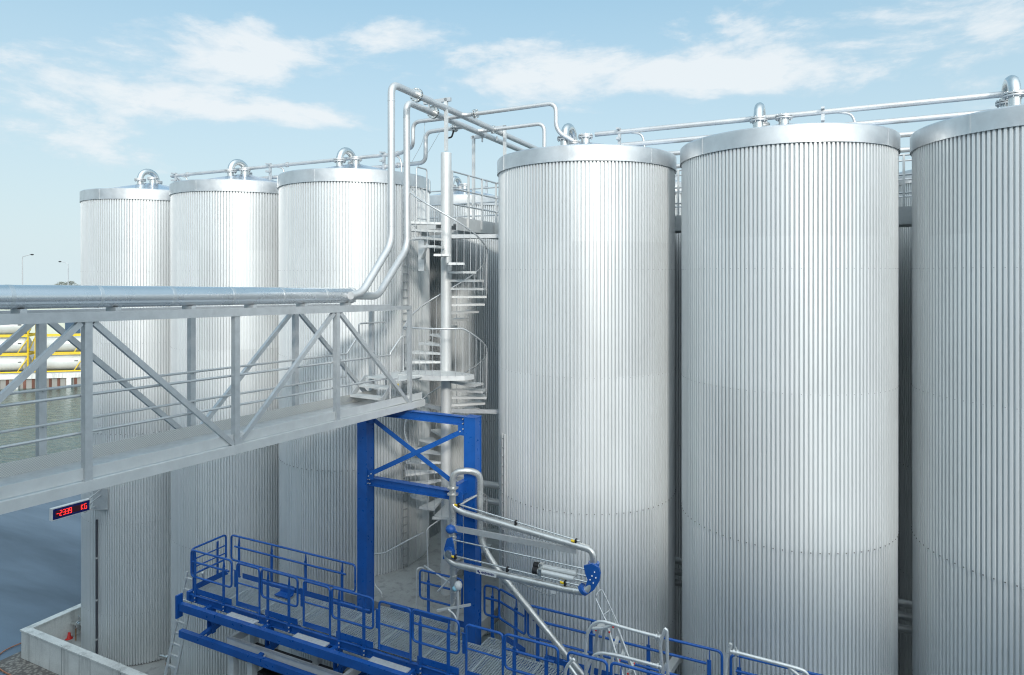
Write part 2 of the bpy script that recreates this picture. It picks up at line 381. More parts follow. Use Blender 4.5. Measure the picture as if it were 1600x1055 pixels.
# ---------------------------------------------------------------- setting
def sxy(x, y, z=0): s, t = ST(x, y); return (s, t, z)
def flat(name, poly, z0, z1, mats, kind='structure', label=None, cat=None):
    b = MB(); b.prism([sxy(x, y, z0) for x, y in poly], (0, 0, z1-z0)); o = (0, 0, z1)
    return single(name, b, mats, o, label, cat, None, kind)
flat('ground', [(-140, 41.5), (-140, -60), (120, -60), (120, 41.5)], -4.0, 0.0, 'asphalt')
flat('water', [(-1600, -300), (1600, -300), (1600, 1000), (-1600, 1000)], -7.0, -1.9, 'water')
# far bank: an oblique quay line
def bank(d, w=0): # d metres along the far quay from its right end, w metres behind its edge
    a = math.atan(.215); x0, y0 = -57.3, 88.3
    return (x0-d*math.cos(a)-w*math.sin(a), y0-d*math.sin(a)+w*math.cos(a))
flat('far_ground', [bank(60, .3), bank(-500, .3), bank(-1000, 900), bank(1300, 900), bank(700, .3)], -5.0, -.12, 'farground')
b = MB(); b.prism([sxy(*bank(60, 0), -.62), sxy(*bank(-260, 0), -.62), sxy(*bank(-260, .8), -.62), sxy(*bank(60, .8), -.62)], (0, 0, .6))
q = Thing('quay_wall', 'concrete capped quay wall of rusty sheet piles across the water', 'quay wall', sxy(*bank(8, 0), -1.9))
q.part('cap', b, 'concrete')
b = MB()
for i in range(-40, 60):                       # corrugated sheet piling
    d0 = i*1.0
    z0, z1 = -4, -.62
    pts = [bank(d0, .25), bank(d0+.2, .55), bank(d0+.5, .55), bank(d0+.7, .25), bank(d0+1.0, .25)]
    for (xa, ya), (xb, yb) in zip(pts, pts[1:]):
        b.add([sxy(xa, ya, z0), sxy(xb, yb, z0), sxy(xb, yb, z1), sxy(xa, ya, z1)], [(0, 1, 2, 3)])
q.part('sheet_piling', b, 'pile')
for i in range(-3, 9):
    d0 = 1.2+i*3.1; p = bank(d0, -.25); p2 = bank(d0+.55, -.25); p3 = bank(d0+.55, .2); p4 = bank(d0, .2)
    b = MB(); b.prism([sxy(*c, -3.0) for c in (p, p2, p3, p4)], (0, 0, 2.36)); q.part('fender_post', b, 'concrete')

def tank_container(d, lvl, label):
    L, H, Wd = 6.06, 2.46, 2.4; z = -.10+lvl*(H+.03); a = math.atan(.215)
    ob = Thing('tank_container', label, 'tank container', sxy(*bank(d, 2.4+Wd/2), z), 'yellow framed tank containers stacked on the far quay')
    def P(l, w, h): return V(sxy(*bank(d+L/2-l, 2.4+w), z+h))
    fr = MB(); r = .075
    for l in (0.08, L-.08):
        for w in (.08, Wd-.08): fr.beam(P(l, w, .0), P(l, w, H), .15, .15, up=(0, 1, 0))
        for h in (.08, H-.08): fr.beam(P(l, 0.05, h), P(l, Wd-.05, h), .12, .14)
        fr.beam(P(l, .1, .1), P(l, Wd-.1, H-.1), .09, .09)
    for w in (.06, Wd-.06):
        for h in (.08, H-.08): fr.beam(P(.1, w, h), P(L-.1, w, h), .10, .16)
        for l0, l1 in ((.12, 1.3), (L-.12, L-1.3)): fr.beam(P(l0, w, H-.5), P(l1, w, .12), .08, .10)
    ob.part('frame', fr, 'yellow')
    tk = MB(); c0, c1 = P(.28, Wd/2, H/2), P(L-.28, Wd/2, H/2); ax = (c1-c0).normalized()
    tk.tube([c0, c0+ax*.12, c0+ax*.3], 1.02, 32, caps=False); tk.v = tk.v
    tk = MB(); seg = 36; prof = [(0, .02), (.1, .55), (.18, .85), (.34, 1.05), (L-.9, 1.05), (L-.74, .85), (L-.66, .55), (L-.56, .02)]
    vs = []; up = Vector((0, 0, 1)); sd_ = ax.cross(up).normalized()
    for l, rr in prof:
        for k in range(seg): vs.append(c0+ax*l+(up*math.cos(2*PI*k/seg)+sd_*math.sin(2*PI*k/seg))*rr)
    fs = [(i*seg+k, i*seg+(k+1) % seg, (i+1)*seg+(k+1) % seg, (i+1)*seg+k) for i in range(len(prof)-1) for k in range(seg)]
    tk.add(vs, fs, 0, True); ob.part('tank', tk, 'tankwhite')
    pn = MB(); pn.box((0, 0, 0), (0, 0, 0)); pn = MB(); c = P(L-1.1, Wd/2-1.03, H/2+.15)
    pn.beam(c-ax*.22, c+ax*.22, .02, .2); ob.part('data_plate', pn, 'dark')
for lv in (0, 1): tank_container(3.6, lv, ['white tank in yellow frame, bottom of the right hand stack on the far quay', 'white tank in yellow frame, upper one of the right hand stack on the far quay'][lv])
for lv in (0, 1, 2): tank_container(10.4, lv, ['white tank in yellow frame, bottom of the left hand stack by the photo edge', 'white tank in yellow frame, middle of the left hand stack by the photo edge', 'white tank in yellow frame, topmost of the left hand stack by the photo edge'][lv])
# far hall behind the containers
h = Thing('warehouse', 'long pale green warehouse with dark blue panels behind the tank containers', 'warehouse', sxy(*bank(0, 60), 0))
def hb(d0, d1, w0, w1, z0, z1): return [sxy(*bank(d0, w0), z0), sxy(*bank(d1, w0), z0), sxy(*bank(d1, w1), z0), sxy(*bank(d0, w1), z0)], (0, 0, z1-z0)
b = MB(); b.prism(*hb(-12, 60, 50, 80, -.1, 6.8)); h.part('wall', b, 'hall')
b = MB(); b.prism(*hb(-13, 61, 49.6, 81, 6.82, 7.3)); h.part('roof', b, 'galv')
for i in range(6):
    b = MB(); b.prism(*hb(-10+i*5.6, -6+i*5.6, 49.9, 50.02, .4, 3.6)); h.part('door', b, 'hallblue')
b = MB()
for i in range(9): b.beam(sxy(*bank(-10+i*3.4, 47), 3.2), sxy(*bank(-8.3+i*3.4, 46.8), 4.6), .3, .3)
b.beam(sxy(*bank(-12, 47), 4.6), sxy(*bank(24, 47), 5.2), .4, .4); h.part('roof_truss', b, 'hallblue')
# street lamps
def street_lamp(x, ytop, Z, dx, label):
    s, t, zt = pZ(x, ytop, Z); X = (x-800)/F*Z
    ob = Thing('street_lamp', label, 'street lamp', sxy(X, Z, -.12), 'tall street lamps far across the water')
    def P(dX, z): return sxy(X+dX, Z, z)
    b = MB(); b.tube([P(0, -.12), P(0, zt-1.0)], .17, 8, r2=.09); ob.part('pole', b, 'lamp')
    b = MB(); b.tube(fillet([P(0, zt-1.0), P(0, zt-.4), P(dx*.8, zt)], .5), .07, 8); ob.part('arm', b, 'lamp')
    b = MB(); b.sphere(P(dx*1.0, zt), .5, sc=(.85, .5, .28)); ob.part('lamp_head', b, 'dark')
street_lamp(35, 398, 130, 1.9, 'tall lamp post with its arm pointing right, left one above the insulated pipe')
street_lamp(106.5, 409, 145, -1.8, 'tall lamp post with its arm pointing left, right one beside the first tank')
def far_tree(x, ytop, Z, label):
    X = (x-800)/F*Z; zt = HC+(HZ-ytop)/F*Z; rnd = random.Random(int(x))
    ob = Thing('tree', label, 'tree', sxy(X, Z, -.12), 'winter trees on the far bank')
    b = MB(); b.tube([sxy(X, Z, -.12), sxy(X, Z, zt*.6)], .28, 8, r2=.12)
    for i in range(9):
        a = rnd.random()*6.28; hh = zt*(.3+.06*i); b.tube([sxy(X, Z, hh), sxy(X+math.cos(a)*2.2, Z+math.sin(a)*2.2, hh+2.6)], .09, 6, r2=.02)
    ob.part('trunk', b, 'bark')
    b = MB()
    for i in range(1500):
        a = rnd.random()*6.28; rr = rnd.random()**.6*3.2; hh = rnd.random(); k = math.sin(PI*min(1, hh*.9+.08))**.7
        c = V(sxy(X+math.cos(a)*rr*k, Z+math.sin(a)*rr*k, zt*.35+hh*zt*.65)); d = Vector([rnd.uniform(-1, 1) for _ in range(3)])*.28; e = Vector([rnd.uniform(-1, 1) for _ in range(3)])*.16
        b.add([c-d, c+e, c+d], [(0, 1, 2)])
    ob.part('crown', b, 'leaf')
far_tree(96, 441, 150, 'bare round tree just topping the insulated pipe, left of the second lamp post')
far_tree(110, 440, 158, 'bare tree just topping the insulated pipe, right of the second lamp post')
# building behind the viewer, whose flat roof shades the foot of the tanks
b = MB(); b.box((-60, -26, 0), (4, -6, 18.9)); b.box((4, -26, 0), (50, -6, 17.3))
for i in range(20): b.box((-58+i*4.6, -5.99, 3), (-55.5+i*4.6, -5.9, 6))
single('factory_hall', b, 'build', (0, -6, 0), 'long flat roofed grey factory hall facing the tank row', 'building')

# ---------------------------------------------------------------- bund wall, slab, cobbles
b = MB(); zt = .92; th = .20; s0, t0 = -24.88, 12.85
b.box((s0, t0, 0), (-15.6, t0+th, zt)); b.box((s0, t0+th+.001, 0), (s0+th, 29, zt-.002))
b.box((s0-.03, t0-.03, zt), (-15.6, t0+th+.03, zt+.05)); b.box((s0-.03, t0+th+.031, zt), (s0+th+.03, 29, zt+.048))
w = Thing('bund_wall', 'low weathered concrete wall round the foot of the tanks', 'wall', (s0, t0, 0)); w.part('wall', b, 'concrete')
b = MB()
for s in (-22.6, -19.6, -17.2): b.box((s, t0-.006, .02), (s+.012, t0-.001, 1.0))
w.part('joint', b, 'screw')
flat_b = MB(); flat_b.box((s0+th, t0+th, .004), (30, 29, .02)); single('tank_yard_floor', flat_b, 'slab', (0, 20, 0), kind='structure')
b = MB(); b.box((s0-.45, t0-.75, .004), (-15, t0-.01, .012)); b.box((s0-.45, t0-.008, .004), (s0-.01, 29, .012)); single('cobble_strip', b, 'cobble', (s0, t0, 0), kind='structure')
b = MB(); b.tube(fillet([(-25.75, 14.4, .03), (-25.9, 12.7, .03), (-25.2, 12.2, .03), (-24.2, 12.1, .03), (-22.5, 12.25, .03), (-20.5, 12.0, .03)], .7), .018, 8)
single('hose', b, 'hose', (-24, 12.2, 0), 'thin orange hose lying on the cobbles at the wall corner', 'hose')
b = MB(); b.lathe([(.12, 0), (.12, .02), (.07, .03), (.035, .22), (.0, .225)], pz(108, 998, .02), 20); single('traffic_cone', b, 'red', pz(108, 998, .02), 'small red cone inside the wall corner', 'cone')

# ---------------------------------------------------------------- storage tanks
NR = 166
SEAMS = [1.75, 4.75, 7.75, 10.75, 13.15]
def tank_wall(nlev_screws=True, wallmat='clad'):
    b = MB(); zs = [0.05]+SEAMS+[15.6]
    d = .055
    for li in range(len(zs)-1):
        z0, z1 = zs[li], zs[li+1]; ro = R-.005+.004*(li % 2 == 0); z0b = z0-.05 if li else z0
        if li: ro = R-.006+.001*li+(.008 if li >= 3 else 0)
        ring = []
        for k in range(NR):
            a = 2*PI*k/NR; st_ = 2*PI/NR
            for f_, rr in ((-.25, ro), (.25, ro), (.38, ro-d), (.62, ro-d)): ring.append((a+f_*st_, rr))
        n = len(ring); vs = [(r*math.cos(a), r*math.sin(a), z0b) for a, r in ring]+[(r*math.cos(a), r*math.sin(a), z1) for a, r in ring]
        b.add(vs, [(k, (k+1) % n, n+(k+1) % n, n+k) for k in range(n)])
    for z in SEAMS:                                   # screws along each sheet lap
        for k in range(0, NR, 2):
            a = 2*PI*k/NR; c, s = math.cos(a), math.sin(a); r0, r1, hw = R-.004, R+(.013 if z > 7 else .006), (.009 if abs(z-7.75) < .1 else .0055)
            t_ = (-s, c)
            vs = []
            for rr in (r0, r1):
                for (u, v) in ((-hw, -hw), (hw, -hw), (hw, hw), (-hw, hw)): vs.append((c*rr+t_[0]*u, s*rr+t_[1]*u, z-.02+v))
            b.add(vs, [(4, 5, 6, 7), (0, 1, 5, 4), (1, 2, 6, 5), (2, 3, 7, 6), (3, 0, 4, 7)], 2 if abs(z-7.75) < .1 else 1)
    return b
def make_tank():
    o = (0, 0, 0)
    th_ = Thing('storage_tank', 'x', 'storage tank', o, 'front row of ribbed storage tanks')
    th_.part('wall', tank_wall(), ['clad', 'screw', 'screw_dark'])
    b = MB(); ro = R+.038
    for pa, pb in zip([(ro, 15.525), (ro, 15.86), (ro-.02, 15.885)], [(ro, 15.86), (ro-.02, 15.885), (ro-.06, 15.885)]): b.lathe([pa, pb], (0, 0, 0), 160)
    b.lathe([(ro-.015, 15.53), (R-.02, 15.53)], (0, 0, 0), 160, smooth=False)
    for k in range(7):
        a = .4+k*2*PI/7; c, s = math.cos(a), math.sin(a)
        b.beam((c*(ro+.002), s*(ro+.002), 15.53), (c*(ro+.002), s*(ro+.002), 15.86), .035, .008, up=(c, s, 0))
    th_.part('top_band', b, 'band')
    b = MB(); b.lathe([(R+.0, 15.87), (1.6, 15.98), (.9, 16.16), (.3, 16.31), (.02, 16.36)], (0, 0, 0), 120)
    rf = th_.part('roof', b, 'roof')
    def flange(p, r=.19): return MB().disc(p, (0, 0, 1), r, .03, 24).disc(V(p)+Vector((0, 0, .045)), (0, 0, 1), r, .03, 24)
    def bolts(mb, p, r):
        for k in range(10): a = k*PI/5; mb.tube([(p[0]+r*math.cos(a), p[1]+r*math.sin(a), p[2]-.045), (p[0]+r*math.cos(a), p[1]+r*math.sin(a), p[2]+.085)], .013, 6)
        return mb
    # bent vent pipe
    b = MB(); ds, t1, t2, zf, rb = -.52, -.13, .53, 16.46, .33
    path = [(ds, t1, 16.1), (ds, t1, zf)]+[(ds, (t1+t2)/2-rb*math.cos(PI*k/12), zf+.05+rb*.98*math.sin(PI*k/12)) for k in range(13)]+[(ds, t2, zf-.02), (ds, t2, 16.1)]
    b.tube(path, .105, 20); vp = th_.part('vent_pipe', b, 'steel_bright')
    for tt in (t1, t2): th_.part('flange', bolts(flange((ds, tt, zf)), (ds, tt, zf), .16), 'steel', vp)
    b = MB(); b.tube([(0, 0, 16.2), (0, 0, 16.5)], .11, 20); nz = th_.part('nozzle', b, 'steel_bright')
    th_.part('flange', bolts(flange((0, 0, 16.49), .185), (0, 0, 16.49), .155), 'steel', nz)
    b = MB(); b.beam((.78, .35, 15.95), (.78, .35, 16.72), .07, .07, up=(0, 1, 0)); b.box((.745, .16, 16.4), (.815, .35, 16.46)); b.box((.745, .16, 16.66), (.815, .33, 16.70))
    th_.part('pipe_bracket', b, 'galv')
    b = MB(); b.tube(fillet([(1.0, .35, 16.60), (1.35, .35, 16.52), (1.42, .35, 16.3), (1.42, .35, 15.95)], .12), .028, 10); th_.part('small_pipe', b, 'steel')
    return th_
proto = make_tank().o
lab = ['leftmost storage tank, standing in the corner of the concrete wall', 'second storage tank from the left, behind the ladder of the blue platform',
       'third storage tank from the left, behind the end of the footbridge', 'storage tank right of the spiral staircase, behind the loading arm',
       'wide storage tank between the loading arm tank and the rightmost tank', 'rightmost front storage tank, cut by the right edge of the photo']
tanks = []
for i in range(6):
    o = proto if i == 0 else copy_tree(proto)
    o.location = W(TS[i], TT, 0); o['label'] = lab[i]; tanks.append(o)
lab2 = ['roof of the rear tank behind the second front tank, left of the stair pole', 'rear tank seen in the gap behind the spiral staircase', 'rear tank hidden mostly by the tank right of the staircase', 'rear tank in the dark gap right of the wide front tank', 'rear tank farthest right in the dark gap beside the rightmost tank']
bw = bpy.data.objects[children(proto)[0].name].data
back_mesh = None
lab2.append('rear tank out of sight beyond the rightmost front tank')
for i, s in enumerate([TS[1], TS[2], TS[3], TS[4], TS[5], TS[6]]):
    o = copy_tree(proto); o.location = W(s, 22.4, 0); o['label'] = lab2[i]; o['group'] = 'rear row of storage tanks'
def band_lathe(mb, prof, c, seg=160, mi=0):
    for a, b_ in zip(prof, prof[1:]): mb.lathe([a, b_], c, seg, mi)
    return mb
# ---------------------------------------------------------------- pipe runs on the roofs
def pflange(p, ax, r, n=10, gap=.05, th=.028):
    b = MB(); p = V(p); ax = V(ax).normalized()
    b.disc(p-ax*gap/2, ax, r, th, 24); b.disc(p+ax*gap/2, ax, r, th, 24)
    a = ax.cross(Vector((0, 0, 1))); a = a.normalized() if a.length > .05 else Vector((1, 0, 0)); u = ax.cross(a)
    for k in range(n):
        an = 2*PI*k/n; c = p+(a*math.cos(an)+u*math.sin(an))*r*.84
        b.tube([c-ax*(gap/2+.045), c+ax*(gap/2+.045)], .013, 6)
    return b
TP = 16.25; ZU, ZL = 16.62, 16.28
# left run: hairpin at the leftmost end, then along the three roofs to the branches
pa_t, pb_t = 12.3, 13.6; SA_, SB_ = -9.1, -9.6; ZTOP = 17.3
q = Thing('roof_pipe', 'upper of the two long roof pipes over the three left tanks', 'pipe', (-15, TP, 16), 'long pipes along the tank roofs')
b = MB(); jl = ps(646, 185, SB_)
b.tube(fillet([(-21.5, TP+.30, ZL), (-21.9, TP+.25, ZU), (-21.9, TP, ZU), (-11.7, TP, ZU), (-10.72, 15.5, ZU), (-10.72, 15.5, ZTOP), (SA_, 15.5, ZTOP)], .22), .057, 14)
q.part('pipe', b, 'steel')
for s in (-21.0, -16.2, -11.8): q.part('clamp', pflange((s, TP, ZU), (1, 0, 0), .085, 4, .03, .02), 'galv')
q = Thing('roof_pipe', 'lower of the two roof pipes over the three left tanks, with an S bend', 'pipe', (-15, TP, 16), 'long pipes along the tank roofs')
b = MB(); b.tube(fillet([(-21.2, TP+.30, ZL), (-12, TP+.05, ZL), (-10.83, TP+.05, ZL+.02), (-10.83, TP+.05, ZTOP-.12), (SB_, TP+.05, ZTOP-.08)], .22), .062, 14); q.part('pipe', b, 'steel')
q.part('flange', pflange((-9.85, TP+.05, ZTOP-.09), (1, 0, 0), .12), 'steel_bright')
b = MB(); b.tube(fillet([(-9.85, TP, ZTOP-.2), (-9.85, TP-.1, ZTOP-.38), (-10.02, TP-.1, ZTOP-.40)], .05), .025, 8); q.part('handle', b, 'dark')
for s in (-21.0, -16.2, -11.8): q.part('clamp', pflange((s, TP+.02, ZL), (1, 0, 0), .085, 4, .03, .02), 'galv')
q = Thing('roof_pipe', 'upper of the two long roof pipes over the right hand tanks', 'pipe', (0, TP, 16), 'long pipes along the tank roofs')
b = MB(); b.tube([(-5.6, TP, ZU), (13, TP, ZU)], .062, 14); q.part('pipe', b, 'steel')
for s in (-4.1, -2.6, .6, 2.2, 5.2): b = MB(); b.disc((s, TP, ZU), (1, 0, 0), .065, .02, 14); q.part('weld_ring', b, 'galv')
q = Thing('roof_pipe', 'lower of the two long roof pipes over the right hand tanks', 'pipe', (0, TP, 16), 'long pipes along the tank roofs')
b = MB(); b.tube([(-4.9, TP, ZL), (13, TP, ZL)], .062, 14); q.part('pipe', b, 'steel')
for s in (-4.1, -2.6, .6, 2.2): b = MB(); b.disc((s, TP, ZL), (1, 0, 0), .065, .02, 14); q.part('weld_ring', b, 'galv')
for z, l in ((ZU, 'upper'), (ZL-.05, 'lower')):
    b = MB(); b.tube([(-7.6, 19.8, z), (13, 19.8, z)], .07, 12)
    single('roof_pipe', b, 'steel', (0, 19.8, z), l+' pipe behind the front tanks, seen in the gaps between them', 'pipe', 'long pipes along the tank roofs')

CS_ = -9.07
# ---------------------------------------------------------------- the two tall pipes rising from the footbridge
def tall_pipe(nm, label, path, branch, fl, br_fl, joint):
    q = Thing('tall_pipe', label, 'pipe', path[0], 'tall pipes bridging from the footbridge to the roofs')
    b = MB(); b.tube(fillet(path, .26, 8), .083, 20); q.part('pipe', b, 'steel')
    for f_ in fl: q.part('flange', pflange(f_, (0, 1, 0), .17, 12, .06), 'steel_bright')
    b = MB(); b.tube(fillet(branch, .24, 8), .055, 16); bp = q.part('branch_pipe', b, 'steel')
    for f_ in br_fl: q.part('flange', pflange(f_, (1, 0, 0), .12, 8), 'steel_bright', bp)
    for j in joint: b = MB(); b.disc(j, (0, 0, 1), .087, .012, 20); q.part('weld_ring', b, 'galv')
    return q
ea = pt(566, 457, 11.25); vb = ps(611, 388, SA_)
tall_pipe('a', 'taller left pipe rising from the insulated pipe, bent over toward the roofs', [pt(549, 462, 10.98), ea, (SA_, pa_t, 13.72), (SA_, pa_t, ZTOP+.05), (SA_, 22, ZTOP-.08)],
          [(SA_, 15.3, ZTOP), (SA_+.15, 15.45, ZTOP), (-6.36, 15.45, ZTOP+.03), (-6.36, 15.45, 16.62), (-6.02, 15.72, 16.40)], [(SA_, 13.3, ZTOP+.03)], [(SA_+.42, 15.45, ZTOP+.005)], [(SA_, pa_t, 14.1), (SA_, pa_t, 16.95)])
eb = pt(590, 463, 12.2)
tall_pipe('b', 'shorter right pipe rising from the insulated pipe end, in front of the spiral staircase', [pt(548, 462, 10.95), eb, (SB_+.02, pb_t, 13.68), (SB_, pb_t, ZTOP), (SB_, 22, ZTOP-.12)],
          [(SB_, 17.1, ZTOP-.03), (SB_+.15, 17.25, ZTOP-.03), (-7.46, 17.25, ZTOP), (-7.46, 17.25, 15.6)], [(SB_, 14.8, ZTOP)], [(SB_+.5, 17.25, ZTOP-.02)], [(SB_, pb_t, 14.1), (SB_, pb_t, 16.9)])
# portal frames carrying the tall pipes
def portal(s0, s1, t, z0, z1, label, post_at):
    q = Thing('pipe_support', label, 'pipe support', (s0, t, z0), 'steel posts carrying the tall pipes')
    b = MB(); b.beam((post_at, t, z0), (post_at, t, z1+.05), .08, .08, up=(0, 1, 0)); q.part('post', b, 'galv_light')
    b = MB(); b.beam((s0, t, z1), (s1, t, z1), .08, .09); q.part('crossbar', b, 'galv')
    for s in (SA_, SB_):
        b = MB(); b.beam((s, t, z1-.05), (s, t, z1-.17), .04, .04, up=(0, 1, 0)); q.part('hanger', b, 'galv')
portal(SB_-.15, -9.05+.12, 14.6, 16.2, ZTOP+.22, 'thin post on top of the staircase pole with a crossbar for the pipes', CS_)
portal(-9.98, SB_+.1, 17.5, 14.5, ZTOP-.13, 'slim tall post on the roof walkway, free in the gap between the tanks', -9.9)
portal(SB_-.15, -8.93, 17.75, 14.5, ZTOP+.14, 'pipe post with crossbar just left of the roof edge of the tank beside the staircase', -8.97)

# ---------------------------------------------------------------- roof walkway behind the front row
q = Thing('roof_walkway', 'steel walkway with three bar railing behind the front tanks', 'walkway', (-9, 19, 14.4))
b = MB(); b.box((-26, 18.15, 14.42), (12, 20.1, 14.47)); b.box((-10.85, 15.9, 14.425), (-9.55, 18.15, 14.465)); q.part('floor', b, 'galv')
b = MB(); b.box((-26, 18.12, 14.2), (12, 18.148, 14.62)); b.box((-26, 19.152, 14.2), (12, 19.18, 14.62)); b.box((-9.548, 15.9, 14.25), (-9.52, 18.1, 14.62)); b.box((-10.85, 15.87, 14.3), (-10.2, 15.898, 14.5)); q.part('edge_beam', b, 'galv_light')
for t in (18.2, 19.1):
    for z in (15.85, 15.38, 14.95):
        b = MB(); b.tube([(-26, t, z), (12, t, z)] if t > 19 else [(-9.5, t, z), (12, t, z)], .024, 8); q.part('rail', b, 'galv')
for z in (15.85, 15.38, 14.95):
    b = MB(); b.tube([(-9.5, 18.2, z), (-9.5, 15.6, z)], .024, 8); q.part('rail', b, 'galv')
for s, t in [(-9.5, 15.6), (-9.5, 16.5), (-9.5, 17.3), (-9.5, 18.2), (-10.7, 18.9), (-8, 19.1), (-6, 19.1), (-3.9, 18.2), (-3.3, 19.1), (.6, 19.1), (1.4, 18.2), (1.9, 19.1)]:
    b = MB(); b.beam((s, t, 14.35), (s, t, 15.87), .05, .05, up=(0, 1, 0)); q.part('post', b, 'galv_light')
b = MB()
for s in (-10.3, -9.9): b.beam((s, 18.3, 14.28), (s, 21, 14.28), .1, .16)
q.part('bearer', b, 'galv')

# ---------------------------------------------------------------- spiral staircase
CS, CT = -9.07, 14.6; RO = 1.04
q = Thing('spiral_staircase', 'galvanised spiral staircase winding round a thick pole between two tanks', 'staircase', (CS, CT, 4.8))
b = MB(); b.tube([(CS, CT, 4.8), (CS, CT, 16.15)], .138, 28); q.part('center_pole', b, 'galv_light')
def sp(a, r, z): # a in degrees: 0 = right of the photo, 90 = away
    an = math.radians(a); X, Y = r*math.cos(an), r*math.sin(an); s, t = ST(X, Y); return V((CS+s, CT+t, z))
def tread(a, z, w=22):
    b = MB(); n = 4; pts = [sp(a-w*.22, .14, z), sp(a-w/2, RO, z), sp(a+w/2, RO, z), sp(a+w*.22, .14, z)]
    b.prism([p-Vector((0, 0, .012)) for p in pts], (0, 0, .012))
    m = [sp(a-w*.22, .14, z-.013), sp(a-w/2, RO, z-.013)]; m2 = [sp(a+w*.22, .14, z-.013), sp(a+w/2, RO, z-.013)]
    b.beam(m[0]-Vector((0, 0, .022)), m[1]-Vector((0, 0, .022)), .012, .044); b.beam(m2[0]-Vector((0, 0, .022)), m2[1]-Vector((0, 0, .022)), .012, .044)
    b.beam(m[1]-Vector((0, 0, .022)), m2[1]-Vector((0, 0, .022)), .012, .044)
    q.part('tread', b, 'galv_light')
K = 3.79/360
def zup(a): return 10.78+(170-a)*K
def zdn(a): return 9.95-a*K
upa = [170-20*i for i in range(18)]; dna = [-32+20*i for i in range(25)]
for a in upa: tread(a, zup(a))
for a in dna: tread(a, zdn(a))
LZ = 10.55                                            # landing level with the bridge steps
b = MB(); poly = [sp(182, 1.12, LZ), sp(212, 1.30, LZ), sp(238, 1.02, LZ), sp(268, 1.0, LZ), sp(300, 1.08, LZ), sp(316, 1.05, LZ), sp(316, .1, LZ), sp(182, .1, LZ)]
b.prism([p-Vector((0, 0, .02)) for p in poly], (0, 0, .02))
for p1, p2 in zip(poly[:6], poly[1:6]): b.beam(p1-Vector((0, 0, .06)), p2-Vector((0, 0, .06)), .015, .12)
q.part('landing', b, 'galv_light')
def rail_z(kind, a): return {'u': zup(a)+1.0, 'd': zdn(a)+1.0, 'l': LZ+1.05}[kind]
b = MB(); b.tube([sp(a, RO+.02, rail_z('u', a)) for a in range(186, -196, -6)], .021, 8); q.part('handrail', b, 'galv')
pl = [sp(196, RO+.06, LZ+.02), sp(196, RO+.06, LZ+1.15), sp(206, RO+.04, LZ+1.15)]
def lrail(a): return min(LZ+1.15, zdn(a)+1.1)
b = MB(); b.tube(fillet(pl, .1, 4)+[sp(a, RO+.02, lrail(a-360)) for a in range(212, 360, 5)]+[sp(a, RO+.02, lrail(a)) for a in range(0, 440, 5)], .021, 8); q.part('handrail', b, 'galv')
for i, a in enumerate(range(180, -190, -10)):
    b = MB(); b.tube([sp(a, RO+.01, zup(a)-.05), sp(a, RO+.02, rail_z('u', a))], .0075, 6); q.part('baluster', b, 'galv')
for a in range(208, 316, 10):
    b = MB(); b.tube([sp(a, RO+.02, LZ-.02), sp(a, RO+.03, lrail(a-360))], .0075, 6); q.part('baluster', b, 'galv')
for a in range(-40, 430, 10):
    b = MB(); b.tube([sp(a, RO+.01, zdn(a)-.05), sp(a, RO+.02, lrail(a))], .0075, 6); q.part('baluster', b, 'galv')
c0 = pt(658, 415, 15.0)
b = MB(); b.box((c0[0]-.09, c0[1], c0[2]-.15), (c0[0]+.09, c0[1]+.1, c0[2]+.75)); b.beam((c0[0]+.05, c0[1]-.02, c0[2]+.2), (c0[0]+.4, c0[1]-.3, c0[2]+.55), .06, .06); q.part('wall_bracket', b, 'galv_light')
for lev in (9.5, 14.0):
    b = MB(); b.beam((CS-.1, CT+.1, lev), (-11.3, CT+.9, lev), .06, .1); b.beam((CS+.1, CT+.1, lev), (-7.2, CT+.7, lev), .06, .1); q.part('brace', b, 'galv')
# concrete base the staircase stands on
b = MB(); b.box((-11.4, 13.45, 4.45), (-7.55, 19, 4.80)); b.box((-11.2, 13.6, 0), (-10.9, 13.9, 4.45)); b.box((-8.0, 13.6, 0), (-7.7, 13.9, 4.45))
single('concrete_slab', b, 'slab', (-9, 14, 4.8), 'pale concrete slab under the foot of the spiral staircase', 'concrete slab')
b = MB(); b.box((-9.9, 15.6, 4.81), (-9.2, 17.4, 5.0)); b.tube([(-10.8, 17.6, 6.2), (-8, 17.6, 6.2)], .1, 10); b.tube([(-10.8, 17.6, 6.7), (-8, 17.6, 6.7)], .1, 10)
b.tube([(-10.8, 17.6, 5.7), (-8, 17.6, 5.7)], .1, 10)
single('pipe_bundle', b, 'steel', (-9, 17.6, 5), 'dim horizontal pipes behind the staircase foot', 'pipe')
# stair foot handrails (bare steel tube)
q = Thing('stair_handrail', 'bent bare tube handrail on the concrete slab at the stair foot', 'handrail', (-10.6, 13.6, 4.8))
P = lambda x, y, t=13.7: pt(x, y, t)
b = MB(); b.tube(fillet([P(598, 952), P(597, 926), P(585, 915), P(584, 865), P(600, 865), P(640, 843, 13.9), P(662, 832, 14.0)], .12), .02, 8); q.part('rail', b, 'galv_light')
b = MB(); b.tube(fillet([P(669, 892, 13.9), P(667, 826, 13.9), P(690, 810, 14.2)], .08), .018, 8); q.part('rail', b, 'galv_light')
b = MB(); b.tube(fillet([P(651, 955, 13.6), P(651, 888, 13.6), P(662, 886, 13.75), P(662, 950, 13.75)], .12), .02, 8); q.part('rail', b, 'galv_light')
b = MB(); b.tube([P(663, 884, 13.5), P(703, 911, 13.2)], .02, 8); b.tube([P(684, 924, 12.6), P(722, 884, 12.6)], .02, 8); q.part('brace', b, 'galv_white')

